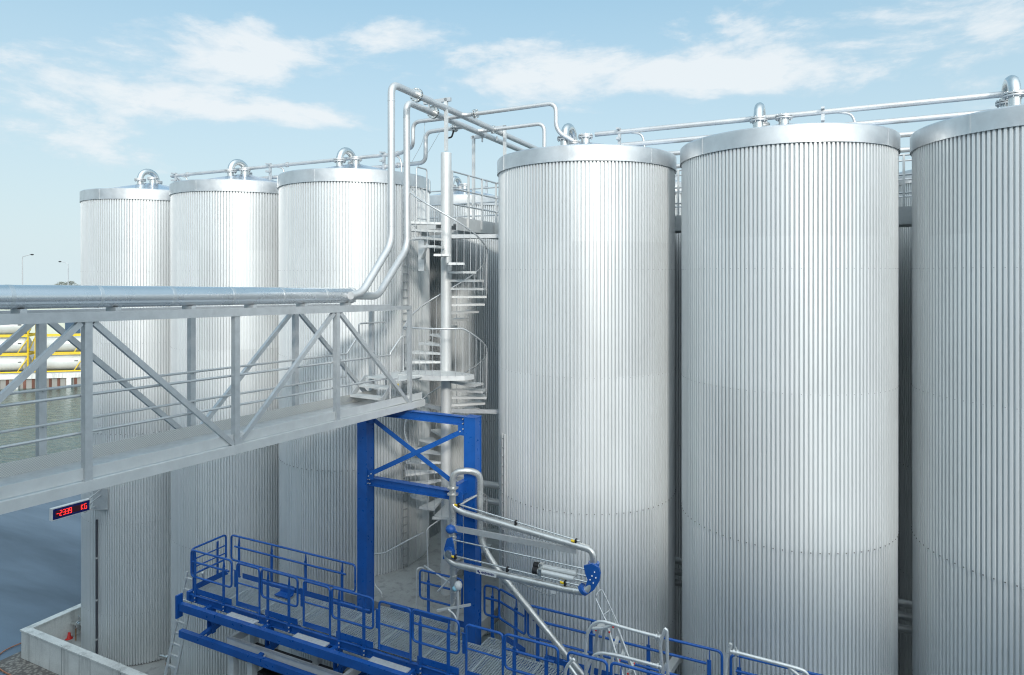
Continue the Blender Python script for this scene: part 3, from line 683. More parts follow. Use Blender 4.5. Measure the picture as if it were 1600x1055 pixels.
# ---------------------------------------------------------------- footbridge (walkway truss) in its own direction
BA = (-2.42, 15.67); BD = (.469, .883); BN = (-.883, .469)      # near truss end, direction, across
def bp(d, w, z):                                               # d metres back towards the viewer from the end, w across
    X = BA[0]-BD[0]*d+BN[0]*w; Y = BA[1]-BD[1]*d+BN[1]*w; s, t = ST(X, Y); return V((s, t, z+.0235*d*1.0))
PB = 2.456; ZB, ZT = 9.84, 12.31                               # panel length, underside and truss top at the far end
q = Thing('footbridge', 'galvanised truss footbridge with handrails leading to the staircase', 'footbridge', bp(0, .6, ZB))
DEND = 11.5; W_ = 1.15
UPV = (0, 0, 1)
for w in (0, W_):
    b = MB(); b.beam(bp(DEND, w, ZT-.06), bp(.75 if w == 0 else .9, w, ZT-.06), .12, .135); q.part('top_beam', b, 'galv')
    b = MB(); b.beam(bp(.75, w, ZT-.075), bp(-.04, w, ZT-.075), .09, .085); q.part('top_beam', b, 'galv')
    b = MB(); b.beam(bp(DEND, w, ZB+.075), bp(-.55, w, ZB+.075), .12, .15); q.part('bottom_beam', b, 'galv_light')
    for i in range(5):
        d = i*PB; b = MB(); wd = .10 if i else .085
        b.beam(bp(d, w, ZB+.15), bp(d, w, ZT-.13), wd, wd, up=bp(1, 0, 0)-bp(0, 0, 0)); q.part('post', b, 'galv')
    for i in range(4):
        d0, d1 = i*PB, (i+1)*PB; lo, hi = (d0, d1) if i % 2 == 0 else (d1, d0)
        sg = 1 if hi > lo else -1
        b = MB(); b.beam(bp(lo+.05*sg, w, ZB+.16), bp(hi-.09*sg, w, ZT-.14), .07, .08); q.part('diagonal', b, 'galv')
b = MB()
for i in range(12): d = i*PB/2; b.beam(bp(d, .06, ZB+.07), bp(d, W_-.06, ZB+.07), .06, .1)
q.part('cross_beam', b, 'galv')
b = MB(); b.prism([bp(DEND, .07, ZB+.145), bp(-.5, .07, ZB+.145), bp(-.5, W_-.07, ZB+.145), bp(DEND, W_-.07, ZB+.145)], (0, 0, .02)); q.part('floor', b, 'galv')
b = MB(); b.beam(bp(DEND, .0, ZB+.25), bp(-.5, .0, ZB+.25), .008, .165); q.part('kick_plate', b, 'galv_light')
b = MB(); b.beam(bp(DEND, W_-.075, ZB+.26), bp(-.1, W_-.075, ZB+.26), .008, .2); q.part('kick_plate', b, 'plate')
for w in (.085, W_-.085):
    for z, e in ((ZB+1.32, 1.05), (ZB+.80, 1.05)):
        b = MB(); end = .62 if w < .5 else 1.0
        b.tube([bp(DEND, w, z), bp(end, w, z)], .021, 8); q.part('handrail', b, 'steel')
    for i in range(5):
        b = MB()
        for z in (ZB+1.32, ZB+.80): b.tube([bp(i*PB, w, z-.03), bp(i*PB, 0 if w < .5 else W_, z-.03)], .012, 6)
        q.part('rail_clip', b, 'galv')
b = MB(); w = W_-.085; b.tube(fillet([bp(1.0, w, ZB+1.32), bp(.98, w, ZB+1.32), bp(.55, w, ZB+1.75), bp(.55, w, ZB+2.0), bp(-.45, w, ZB+2.0), bp(-.45, w, ZB+.3)], .06), .021, 8)
b.tube([bp(1.0, w, ZB+1.32), bp(1.0, w, ZB+.80)], .02, 8); q.part('handrail', b, 'steel')
b = MB(); w = .085; b.tube(fillet([bp(.62, w, ZB+.3), bp(.62, w, ZB+1.36), bp(.2, w, ZB+1.72), bp(.1, w, ZB+1.72)], .05), .021, 8); q.part('handrail', b, 'steel')
# two steps up to the stair landing
for k in range(2):
    b = MB(); d = .75-.32*k; z = ZB+.34+.19*k
    b.beam(bp(d, .2, z), bp(d, W_-.1, z), .28, .045); q.part('step', b, 'galv_light')
for w in (.17, W_-.08):
    b = MB(); b.prism([bp(1.0, w, ZB+.2), bp(.35, w, ZB+.75), bp(.2, w, ZB+.75), bp(.8, w, ZB+.2)], (bp(0, .012, 0)-bp(0, 0, 0))); q.part('stringer', b, 'galv')
b = MB(); b.beam(bp(.3, .12, ZB+.62), bp(.3, .12, ZB+.54), .05, .012); q.part('marker', b, 'yellow')
b = MB(); b.prism([bp(.3, .05, LZ-.03), bp(-.75, .05, LZ-.03), bp(-.95, W_, LZ-.03), bp(.3, W_, LZ-.03)], (0, 0, .022)); q.part('upper_floor', b, 'galv_light')
# insulated pipe on the bridge
q = Thing('insulated_pipe', 'thick bright sheet clad insulated pipe lying on top of the footbridge', 'pipe', bp(5, .25, ZT))
d_end = 1.82; zc = ZT+.215
b = MB(); b.tube([bp(DEND, .22, zc), bp(d_end, .22, zc)], .158, 40); sh = q.part('shell', b, 'shell')
dd = 2.6
while dd < DEND: b = MB(); b.tube([bp(dd, .22, zc), bp(dd+.05, .22, zc)], .1605, 40); q.part('sheet_band', b, 'band'); dd += 1.12
b = MB(); b.tube([bp(d_end, .22, zc), bp(d_end-.05, .22, zc)], .17, 32)
for k in range(12): an = k*PI/6; b.tube([bp(d_end+.04, .22+.15*math.cos(an), zc+.15*math.sin(an)), bp(d_end-.1, .22+.15*math.cos(an), zc+.15*math.sin(an))], .013, 6)
q.part('end_flange', b, 'galv_white')
b = MB()
for i in range(10): b.beam(bp(1.95+i*1.23, .10, ZT+.03), bp(1.95+i*1.23, .34, ZT+.03), .08, .06)
q.part('saddle', b, 'galv')

# ---------------------------------------------------------------- blue frame carrying the bridge
T1_, C1, C2 = 13.04, -10.42, -7.4
q = Thing('steel_frame', 'tall blue steel portal with cross braces carrying the end of the footbridge', 'steel frame', (-8.9, T1_, 0))
for c in (C1, C2):
    b = MB(); h = .29; zt = 9.80
    b.box((c-h/2, T1_-h/2, 0), (c+h/2, T1_-h/2+.02, zt)); b.box((c-h/2, T1_+h/2-.02, 0), (c+h/2, T1_+h/2, zt)); b.box((c-.008, T1_-h/2+.021, 0), (c+.008, T1_+h/2-.021, zt))
    b.box((c+h/2-.03, T1_-h/2+.021, 0), (c+h/2-.012, T1_+h/2-.021, zt-.002)); b.box((c-h/2-.01, T1_-h/2-.01, zt+.001), (c+h/2+.01, T1_+h/2+.01, zt+.014))
    q.part('column', b, 'blue')
tb = T1_-.02
b = MB(); b.ibeam((C1+.15, tb, 9.70), (C2-.15, tb, 9.70), .15, .2); q.part('top_beam', b, 'blue')
zl = pt(577, 750, T1_)[2]
b = MB(); b.ibeam((C1+.15, tb, zl), (C2-.15, tb, zl), .17, .2); q.part('lower_beam', b, 'blue')
b = MB(); b.beam((C1+.2, tb-.06, 9.55), (C2-.18, tb-.06, zl+.15), .012, .11); q.part('cross_brace', b, 'blue')
b = MB(); b.beam((C1+.2, tb-.075, zl+.18), (C2-.2, tb-.075, 9.48), .012, .11); q.part('cross_brace', b, 'blue')
for c, z, sg in ((C1+.22, zl+.17, 1), (C2-.22, 9.5, -1), (C2-.22, zl+.17, -1), (C1+.22, 9.52, 1)):
    b = MB(); b.box((c-.1, tb-.09, z-.12), (c+.1, tb-.083, z+.12)); g = q.part('gusset', b, 'blue')
    for dx in (-.04, .04):
        b2 = MB(); b2.tube([(c+dx, tb-.11, z+dx*.8), (c+dx, tb-.09, z+dx*.8)], .016, 6); q.part('bolt', b2, 'galv_white', g)
for c, z in ((C2-.17, 9.70), (C1+.17, zl)):
    for dz in (-.05, .05):
        for dx in (-.03, .03): b = MB(); b.tube([(c+dx, tb-.095, z+dz), (c+dx, tb-.05, z+dz)], .014, 6); q.part('bolt', b, 'galv_white')
# ---------------------------------------------------------------- blue loading platform
ZD, TF, TB, ZR = 4.8, 11.72, 12.88, 5.9
def sx(x, t=TF): return pt(x, 900, t)[0]
q = Thing('loading_platform', 'blue loading platform with grating deck, railings and gates in front of the tanks', 'platform', (-11, 12.3, 0))
DE = 1.5                                     # right end of the deck (below the photo)
def grating(s0, s1, t0, t1, z):
    b = MB(); n = int((s1-s0)/.058); h = .028
    for i in range(n):
        s = s0+.017+i*(s1-s0)/n; b.box((s-.0035, t0, z-h), (s+.0035, t1, z))
    m = max(2, int((t1-t0)/.05))
    for j in range(m+1): t = t0+(t1-t0)*j/m; b.box((s0, t-.0035, z-.012), (s1, t+.0035, z-.001))
    for t in (t0, t1): b.box((s0, t-.004, z-h), (s1, t+.004, z+.001))
    for s in (s0, s1): b.box((s-.005, t0, z-h), (s+.005, t1, z+.003))
    return b
s = -15.0; k = 0
while s < DE:
    q.part('grating', grating(s, min(s+1.16, DE), TF+.06, TB-.02, ZD), 'grate'); s += 1.17
q.part('grating', grating(-10.15, -7.65, TB, 13.33, ZD+.002), 'grate')
q.part('grating', grating(-7.1, -6.3, TB, 13.25, ZD+.002), 'grate')
for t in (TF, TB): b = MB(); b.ibeam((-15.1, t, ZD-.125), (DE, t, ZD-.125), .07, .18); q.part('edge_beam', b, 'blue')
b = MB(); s = -15.06
while s < DE: b.ibeam((s, TF+.05, ZD-.12), (s, TB-.05, ZD-.12), .08, .14); s += 1.17
b.box((-15.12, TF-.05, ZD-.2), (-15.02, TB+.02, ZD+.02)); q.part('cross_beam', b, 'blue')
for c in (C1, C2):
    b = MB(); b.ibeam((c, 11.5, ZD-.3), (c, 13.0, ZD-.3), .14, .18); q.part('cross_beam', b, 'blue')
# railing panels
def loop(path2d, r=.021, rad=.09): return fillet(path2d, rad, 5, closed=True)
def fixed(x0, x1, posts, t=TF, t2=None, z1=ZR, zm=ZR-.29, z0=ZR-.67, toe=True, base=ZD-.16, shallow=None):
    t2 = t if t2 is None else t2
    s0, s1 = sx(x0, t), sx(x1, t2)
    def P(f, z): return V((s0+(s1-s0)*f, t+(t2-t)*f, z))
    pn = MB(); pn.tube(loop([P(0, z0), P(0, z1), P(1, z1), P(1, z0)], rad=.1), .026, 10, closed=True); pan = q.part('railing', pn, 'blue')
    b = MB(); b.tube([P(.03, zm), P(.93, zm)], .026, 10); q.part('mid_rail', b, 'blue', pan)
    for x in posts:
        f = (sx(x, t+(t2-t)*(x-x0)/(x1-x0))-s0)/(s1-s0); off = .035 if t < 12.3 else -.035
        b = MB(); p0, p1 = P(f, base), P(f, z1-.02); o_ = Vector((0, -off*.3, 0))
        b.beam(p0+o_, P(f, z1-.22)+o_, .02, .075, up=(1, 0, 0) if t == t2 else (1, 0, 0)); b.prism([P(f, z1-.22)+o_+Vector((0, -.037, 0)), P(f, z1-.22)+o_+Vector((0, .037, 0)), p1+o_+Vector((0, .012, 0)), p1+o_+Vector((0, -.012, 0))], (.014, 0, 0))
        b.box((p0.x-.05, p0.y-off-.012, base-.05), (p0.x+.05, p0.y-off+.0, base+.12))
        po = q.part('post', b, 'blue', pan)
        for dz in (-.01, .08):
            b2 = MB(); b2.tube([(p0.x+.035, p0.y-off-.03, base+dz), (p0.x+.035, p0.y-off-.01, base+dz)], .017, 6); q.part('bolt', b2, 'galv_white', pan)
    if toe:
        a, c = P(.1, ZD+.07), P(1.0, ZD+.07); b = MB(); b.beam(a, c, .006, .14); q.part('toe_board', b, 'blue', pan)
def gate(x0, x1, t=TF):
    s0, s1 = sx(x0, t), sx(x1, t)
    b = MB(); b.tube(fillet([(s0, t-.01, ZD+.04), (s0, t-.01, ZR-.01), (s1, t-.01, ZR-.01), (s1, t-.01, ZD-.02)], .1, 5), .026, 10)
    g = q.part('gate', b, 'blue')
    b = MB(); b.tube([(s0, t-.01, ZR-.5), (s1, t-.01, ZR-.5)], .019, 8); q.part('mid_rail', b, 'blue', g)
    b = MB(); b.beam((s0, t-.01, ZD+.09), (s1, t-.01, ZD+.09), .008, .12); q.part('toe_board', b, 'blue', g)
    b = MB(); b.box((s0-.09, t-.02, ZR-.62), (s0-.03, t+.012, ZR-.22)); b.tube([(s0-.1, t-.03, ZR-.2), (s0-.0, t-.03, ZR-.2)], .012, 6); q.part('hinge', b, 'blue', g)
    # folded stair plate in front of the gate
    b = MB(); b.box((s0-.12, t-.30, ZD-.15), (s1+.05, t-.07, ZD-.12))
    for i in range(9): b.box((s0-.1+i*(s1-s0+.1)/9, t-.29, ZD-.119), (s0-.07+i*(s1-s0+.1)/9, t-.08, ZD-.112))
    b.box((s0-.12, t-.304, ZD-.2), (s1+.05, t-.301, ZD-.12)); q.part('step_plate', b, 'galv_light', g)
fixed(299, 362, [305.5, 350])
gate(371, 406); fixed(409, 465, [419, 452]); gate(475, 516); fixed(519, 583, [530, 569]); gate(593, 642); fixed(645, 717, [657, 701]); gate(729, 786)
fixed(789, 872, [804, 854]); gate(888, 949); fixed(955, 1060, [970, 1035]); gate(1075, 1160)
fixed(361.5, 555, [373, 424, 477, 534], t=TB, base=ZD-.1)
# left end panel
b = MB(); s0 = -15.03
b.tube(loop([(s0, TF+.03, ZR-.67), (s0, TF+.03, ZR), (s0, TB-.05, ZR), (s0, TB-.05, ZR-.67)], rad=.1), .026, 10, closed=True)
for z in (ZR-.29, ZR-.5): b.tube([(s0, TF+.05, z), (s0, TB-.08, z)], .019, 8)
pn = q.part('railing', b, 'blue')
for t in (TF+.12, TB-.3): b = MB(); b.box((s0-.04, t-.03, ZD-.15), (s0-.02, t+.03, ZR-.1)); q.part('post', b, 'blue', pn)
b = MB(); b.box((s0-.01, TF+.1, ZD), (s0, TB, ZD+.14)); q.part('toe_board', b, 'blue', pn)
fixed(656, 722, [669], t=13.36, toe=False); fixed(757, 780, [769], t=13.36, toe=False); fixed(780, 821, [806], t=13.36, t2=12.98, toe=True)
b = MB(); b.box((-9.9, 13.34, ZD), (-7.65, 13.35, ZD+.14)); q.part('toe_board', b, 'blue')
fixed(825, 1128, [840, 923, 1013, 1108], t=12.96); fixed(1142, 1420, [1155, 1240, 1330], t=12.96)
# lower guide beams with brackets
TL = 11.36
b = MB(); b.beam((-14.93, TL, 4.62), (-6.5, TL, 4.62), .12, .19); q.part('front_beam', b, 'blue')
b = MB(); b.box((-14.99, TL-.11, 4.34), (-14.94, TL+.07, 4.92)); q.part('end_plate', b, 'blue')
b = MB(); b.beam((-14.93, TL, 3.95), (-6.5, TL, 3.95), .12, .17); q.part('front_beam', b, 'blue')
for s in (-14.25, -12.25, -10.15, -8.1):
    b = MB(); b.beam((s, TL+.07, 4.6), (s, TF+.5, 4.56), .12, .1); b.beam((s, TL+.07, 3.98), (s, TF+.4, 4.1), .12, .12); b.box((s-.09, TL+.30, 3.95), (s-.07, TL+.42, 4.6)); b.box((s+.07, TL+.30, 3.95), (s+.09, TL+.42, 4.6))
    br = q.part('bracket', b, 'blue')
    for dz in (4.55, 4.68, 3.92, 4.04):
        b = MB(); b.tube([(s+.14, TL+.05, dz), (s+.14, TL+.1, dz)], .018, 6); q.part('bolt', b, 'galv_white', br)
b = MB(); b.box((-12.9, 12.5, 4.83), (-12.45, 12.7, 4.86)); b.box((-12.9, 12.7, 4.86), (-12.45, 12.72, 5.06)); q.part('seat', b, 'blue')
# white trough under the platform
q = Thing('trough', 'white framed open trough with black inside, under the blue platform', 'trough', (-12, 12, 0))
s0, s1, t0, t1, z0, z1 = sx(357, 11.55), sx(603, 11.55), 11.5, 12.35, 3.92, 4.12
b = MB(); e = .09
b.box((s0, t0, z0), (s1, t0+e, z1)); b.box((s0, t1-e, z0), (s1, t1, z1)); b.box((s0, t0+e, z0), (s0+e, t1-e, z1)); b.box((s1-e, t0+e, z0), (s1, t1-e, z1))
b.box((s1-1.2, t0+e, z0), (s1-1.1, t1-e, z1)); q.part('rim', b, 'white')
b = MB(); b.box((s0+e, t0+e, z0-.3), (s1-e, t1-e, z0-.25)); q.part('bottom', b, 'dark')
b = MB(); b.box((s0, t0-.03, z1+.002), (s1, t0+.03, z1+.03)); q.part('rubber_edge', b, 'galv')
for s in (s0+.12, s0+.75, s0+2.2, s1-.4):
    for t in (t0+.1, t1-.1): b = MB(); b.box((s-.08, t-.08, 0), (s+.08, t+.08, z0-.002)); q.part('leg', b, 'white')
b = MB(); b.box((s0+1.1, t0+.15, 0), (s1-.6, t1-.15, 3.3)); q.part('housing', b, 'white')
b = MB(); b.box((s0+.9, t0+.12, 3.35), (s0+2.1, t1-.12, 3.45)); b.tube([(s0+1.9, t0+.1, 2.9), (s0+1.9, t0+.16, 2.9)], .05, 10); q.part('motor_plate', b, 'dark')

# aluminium ladder at the left end
def ladder(nm, label, top, bot, wid, n, mat='galv_white'):
    q = Thing(nm, label, 'ladder', bot); T_, B_ = V(top), V(bot); wv = Vector((wid, 0, 0)) if isinstance(wid, float) else V(wid)
    for k in (0, 1): b = MB(); b.beam(T_+wv*k, B_+wv*k, .035, .085, up=wv.normalized()); q.part('rail', b, mat)
    for i in range(n): p = T_.lerp(B_, (i+.6)/n); b = MB(); b.beam(p, p+wv, .045, .045); q.part('rung', b, mat)
    return q
ladder('ladder', 'aluminium ladder leaning at the left end of the blue platform', pt(292, 893, 11.95), pz(224, 1222, 0.0), .36, 19)
b = MB(); c = pt(317, 906, 12.2); b.tube([c, V(c)+Vector((0, 0, .16))], .03, 8); b.sphere(V(c)+Vector((0, 0, .17)), .05); b.tube([V(c), (c[0], c[1], 4.8)], .02, 8)
single('grab_post', b, 'galv_white', c, 'short bright post with a ball top beside the ladder head', 'post')

# ---------------------------------------------------------------- loading arm
TA = 12.4
P = lambda x, y, t=TA: pt(x, y, t)
q = Thing('pipe_loader', 'stainless loading arm of jointed pipes with blue swivels beside the right blue column', 'loading arm', P(709, 965))
b = MB(); b.tube([P(709, 985, 12.45), P(708, 800, 12.45)], .072, 18); q.part('riser', b, 'arm')
b = MB(); b.tube(fillet([P(707.5, 800, 12.4), P(707.5, 738, 12.4), P(734, 735, 12.55), P(750, 742, 12.75), P(750, 846, 12.75), P(775, 888, 12.8), P(935, 1085, 12.9)], .26, 8), .072, 18); q.part('return_pipe', b, 'arm')
b = MB(); pth = V(P(838, 966, 12.85)); b.disc(pth, V(P(935, 1085, 12.9))-V(P(775, 888, 12.8)), .075, .02, 16); q.part('weld_ring', b, 'copper')
b = MB(); b.tube(fillet([P(707, 768), P(706, 789), P(721, 800), P(903, 853), P(927, 860), P(928, 884)], .2, 7), .068, 18); ua = q.part('upper_pipe', b, 'arm')
b = MB(); b.tube(fillet([P(706, 848, 12.3), P(696, 868, 12.22), P(708, 881, 12.2), P(885, 921, 12.2), P(917, 926, 12.2), P(930, 900, 12.3)], .2, 7), .072, 18); la = q.part('lower_pipe', b, 'arm')
for x, y, t in ((760, 812, TA), (845, 838, TA)):
    b = MB(); b.disc(P(x, y, t), V(P(903, 853))-V(P(721, 800)), .072, .012, 18); q.part('weld_ring', b, 'galv', ua)
for x, y in ((735, 887.3), (832, 909.2), (845, 912.1), (898, 924)):
    b = MB(); b.disc(P(x, y, 12.2), V(P(885, 921, 12.2))-V(P(708, 881, 12.2)), .079, .03, 18); q.part('collar', b, 'arm', la)
b = MB(); b.beam(P(708, 825, 12.42), P(900, 861, 12.42), .05, .115); q.part('support_bar', b, 'galv')
b = MB(); b.tube([P(701, 842, 12.25), P(917, 890, 12.25)], .017, 8); q.part('tie_rod', b, 'steel_bright')
b = MB(); b.tube([P(716, 788), P(906, 846)], .018, 8); r1 = q.part('tie_rod', b, 'steel_bright')
b = MB(); b.tube([P(708, 868, 12.18), P(905, 915, 12.18)], .018, 8); r2 = q.part('tie_rod', b, 'steel_bright')
for x, y, t, y2 in ((717, 789, TA, 1), (806, 816, TA, 0), (900, 845, TA, 1), (712, 869.5, 12.18, 1), (793, 889, 12.18, 0), (883, 910, 12.18, 1)):
    b = MB(); c = V(P(x, y, t)); b.box(c-Vector((.016, .04, .055)), c+Vector((.016, .04, .035))); q.part('clamp', b, 'dark')
    if y2: b = MB(); b.tube([c+Vector((-.09, -.03, 0)), c+Vector((-.02, -.03, -.01))], .025, 10); q.part('end_cap', b, 'yellow')
for x0, y0, x1, y1, tt in ((841, 884, 901, 897, 12.32), (839, 892, 897, 905, 12.22)):
    p0, p1 = V(P(x0, y0, tt)), V(P(x1, y1, tt)); d = (p1-p0).normalized()
    b = MB(); b.tube([p0, p1], .052, 16); cy = q.part('cylinder', b, 'galv_light')
    b = MB(); b.tube([p0-d*.09, p0+d*.02], .066, 14); q.part('end_cap', b, 'dark', cy)
    b = MB(); b.box(p0+Vector((.04, -.06, -.065)), p0+Vector((.12, .06, .065))); q.part('clamp', b, 'steel_bright', cy)
    b = MB(); b.tube([p1, p1+d*.28], .018, 8); q.part('piston_rod', b, 'steel_bright', cy)
pl = [P(x, y, 12.18) for x, y in ((912, 884), (924, 881), (935, 887), (938, 897), (936, 909), (928, 922), (918, 929), (908, 928), (914, 918), (918, 906), (914, 896))]
b = MB(); b.prism(pl, (0, .05, 0)); sw = q.part('swivel_plate', b, 'blue')
b = MB(); b.disc(P(928, 881), (0, 0, 1), .11, .06, 20); b.disc(P(928, 886), (0, 0, 1), .095, .05, 20); q.part('swivel_joint', b, 'blue')
b = MB(); b.disc(P(912, 921, 12.2), V(P(930, 905, 12.2))-V(P(910, 923, 12.2)), .115, .07, 20); q.part('swivel_joint', b, 'blue')
for x, y in ((929, 894), (931, 903), (925, 900), (927, 911), (922, 906)):
    b = MB(); b.tube([P(x, y, 12.15), P(x, y, 12.17)], .014, 6); q.part('bolt', b, 'galv_white', sw)
for y in (762, 772): b = MB(); b.disc(P(707.5, y), (0, 0, 1), .125, .025, 20); q.part('flange', b, 'arm')
b = MB(); b.disc(P(708, 838, 12.45), (0, 0, 1), .095, .04, 20); q.part('flange', b, 'arm')
b = MB(); b.box(V(P(712, 768, 12.55))-Vector((.0, 0, .0)), V(P(724, 830, 12.6))); b.box(V(P(712, 790, 12.62)), V(P(724, 868, 12.7)))
b.box(V(P(716, 758, 12.5)), V(P(726, 766, 13.0))); q.part('mounting_plate', b, 'blue')
b = MB()
for x, y in ((728, 782), (735, 779), (742, 776)): b.beam(V(P(x-6, y+3, 12.6)), V(P(x+5, y-3, 12.95)), .03, .04)
b.tube([P(712, 793, 12.4), P(745, 774, 12.6)], .02, 8); q.part('hose_bracket', b, 'steel')
b = MB(); b.sphere(P(704, 827, 12.35), .105, sc=(1.1, 1, .95)); b.tube([P(704, 827, 12.35), P(722, 833, 12.5)], .05, 12); b.box(V(P(713, 820, 12.45)), V(P(720, 842, 12.5))); q.part('swivel_joint', b, 'blue')
b = MB(); b.prism([P(698, 842, 12.2), P(705, 840, 12.2), P(708, 852, 12.2), P(711, 874, 12.2), P(692, 874, 12.2), P(694, 857, 12.2)], (0, .04, 0)); b.disc(P(703, 862, 12.2), (0, 1, 0), .105, .09, 20); q.part('swivel_plate', b, 'blue')
b = MB(); b.disc(P(701, 866, 12.14), (0, 1, 0), .085, .05, 20); q.part('flange', b, 'steel_bright')
# white label with blue emblem and small blue lettering
d = (V(P(885, 921, 12.2))-V(P(708, 881, 12.2))).normalized(); c0 = V(P(747, 889.9, 12.2))+Vector((0, -.078, 0)); upv = Vector((0, 0, 1)); L_ = .47
b = MB(); b.beam(c0, c0+d*L_, .006, .10); lb = q.part('label', b, 'white')
b = MB(); b.disc(c0+d*.05+Vector((0, -.006, .008)), (0, 1, 0), .022, .004, 14); b.disc(c0+d*.075+Vector((0, -.006, -.018)), (0, 1, 0), .018, .004, 14)
for i in range(13):
    h = (.03, .045, .03, .03, .05, .03)[i % 6]; p = c0+d*(.13+i*.024)+Vector((0, -.006, -.003)); b.box(p-Vector((.007, .002, h/2)), p+Vector((.007, .001, h/2)))
q.part('lettering', b, 'signblue', lb)
b = MB(); b.tube([P(812, 898, 12.25), P(800, 906, 12.3), P(830, 918, 12.3), P(858, 931, 12.3), P(868, 928, 12.25)], .01, 6); q.part('cable', b, 'steel')
b = MB(); c = V(P(866, 922, 12.2)); b.box(c-Vector((.05, .04, .06)), c+Vector((.05, .04, .05))); q.part('sensor', b, 'white')
b = MB(); b.box(c+Vector((-.06, -.05, .055)), c+Vector((.02, .04, .09))); q.part('valve_knob', b, 'red')
b = MB(); c = V(P(716, 915, 12.3)); b.sphere(c, .09, sc=(1, 1, 1.1)); q.part('valve', b, 'white')
b = MB(); b.sphere(c+Vector((-.06, -.04, -.06)), .06); q.part('valve_knob', b, 'cyan')
b = MB(); b.beam(P(683, 954, 12.3), P(735, 945, 12.4), .06, .04); b.tube([P(715, 920, 12.3), P(716, 950, 12.35), P(712, 985, 12.4)], .03, 8); b.tube(fillet([P(700, 952, 12.3), P(712, 962, 12.3), P(716, 985, 12.3)], .1), .02, 8); q.part('tool_rest', b, 'galv_light')
for y in (900, 925, 948): b = MB(); b.disc(P(709, y, 12.45), (0, 0, 1), .08, .03, 16); q.part('collar', b, 'arm')

# ---------------------------------------------------------------- step ladder and galvanised guard hoops
ts = 12.35
q = Thing('step_ladder', 'grey folding step ladder with red rivets standing on the blue platform', 'step ladder', P(975, 1090, ts))
lf, rt = [(930, 931), (966, 1030), (990, 1098)], [(939, 922), (972, 993), (1016, 1088)]
b = MB(); b.tube(fillet([P(949, 975, ts-.2), P(930, 934, ts), P(932, 929, ts), P(938, 921, ts+.2), P(942, 924, ts+.2), P(968, 980, ts+.1)], .05), .016, 8); q.part('hoop', b, 'galv')
b = MB(); b.tube([P(943, 961, ts-.05), P(953, 953, ts+.15)], .012, 8); q.part('hoop_brace', b, 'galv')
b = MB(); b.beam(P(945, 968, ts-.1), P(985, 1098, ts-.5), .03, .07); q.part('rail', b, 'galv_light')
b = MB(); b.beam(P(955, 958, ts+.2), P(1008, 1098, ts-.2), .03, .07); q.part('rail', b, 'galv_light')
b = MB(); b.beam(P(934, 982, ts+.2), P(919, 1098, ts+.3), .03, .06); b.beam(P(945, 978, ts+.3), P(932, 1098, ts+.4), .03, .06); q.part('rear_leg', b, 'galv')
b = MB(); b.prism([P(932, 982, ts-.1), P(950, 986, ts-.1), P(957, 978, ts+.2), P(938, 975, ts+.2)], (0, 0, .04)); q.part('top_platform', b, 'galv_light')
for x, y in ((958, 1011), (968, 1031), (981, 1052), (990, 1080)):
    b = MB(); p = [P(x, y, ts-.15), P(x+7, y-3, ts-.1), P(x+11, y-16, ts+.15), P(x+5, y-15, ts+.12)]; b.prism(p, (0, 0, .03))
    stp = q.part('step', b, 'galv_light')
    for cx, cy, ct in ((x, y+1, ts-.2), (x+10, y-15, ts+.1)): b = MB(); b.sphere(P(cx, cy, ct), .02); q.part('rivet', b, 'red', stp)
for cx, cy in ((931, 985), (952, 988), (958, 980)): b = MB(); b.sphere(P(cx, cy, ts-.2), .02); q.part('rivet', b, 'red')
tg = 11.95
def hoop_set(label, paths, bits, t=tg):
    q = Thing('guard_hoop', label, 'guard rail', P(960, 1090, t), 'bare galvanised guard rails on the platform')
    for pth in paths: b = MB(); b.tube(fillet([P(*p) if len(p) == 3 else P(p[0], p[1], t) for p in pth], .22, 7), .031, 14); q.part('rail', b, 'galv_white')
    for x, y in bits:
        b = MB(); c = V(P(x, y, t)); b.disc(c, (1, 0, 0), .05, .03, 14); b.disc(c+Vector((.06, 0, 0)), (1, 0, 0), .05, .03, 14); b.tube([c+Vector((.03, 0, -.09)), c+Vector((.03, 0, .09))], .015, 8); q.part('coupling', b, 'galv_white')
hoop_set('white metal double guard rail with curved ends, before the step ladder', [
    [(916, 1110), (915, 992), (932, 968), (985, 984), (1032, 996)], [(926, 982), (945, 981), (955, 977)],
    [(898, 1110), (918, 1042), (930, 1019), (960, 1023), (1033, 1042)], [(958, 1110), (957, 1026)],
    [(1038, 1110), (1034, 1030), (1031, 1008), (1039, 984)], [(1046, 1110), (1043, 1040), (1042, 985), (1038, 982)], [(1036, 1050), (1042, 1037)]],
    [(1026, 995), (1028, 1041)])
hoop_set('white metal guard rail with curved end right of the dark gap, lowest right', [
    [(1132, 1110), (1134, 1028), (1142, 1006)], [(1141, 1018), (1152, 1020), (1240, 1043), (1262, 1050), (1268, 1110)], [(1232, 1042), (1262, 1068)]], [(1147, 1019)])
hoop_set('short bent white metal rail end beside the gate, left of the double guard rail', [[(884, 1110), (883, 1044), (896, 1030), (897, 1032)], [(889, 1040), (908, 1066)]], [], 11.6)

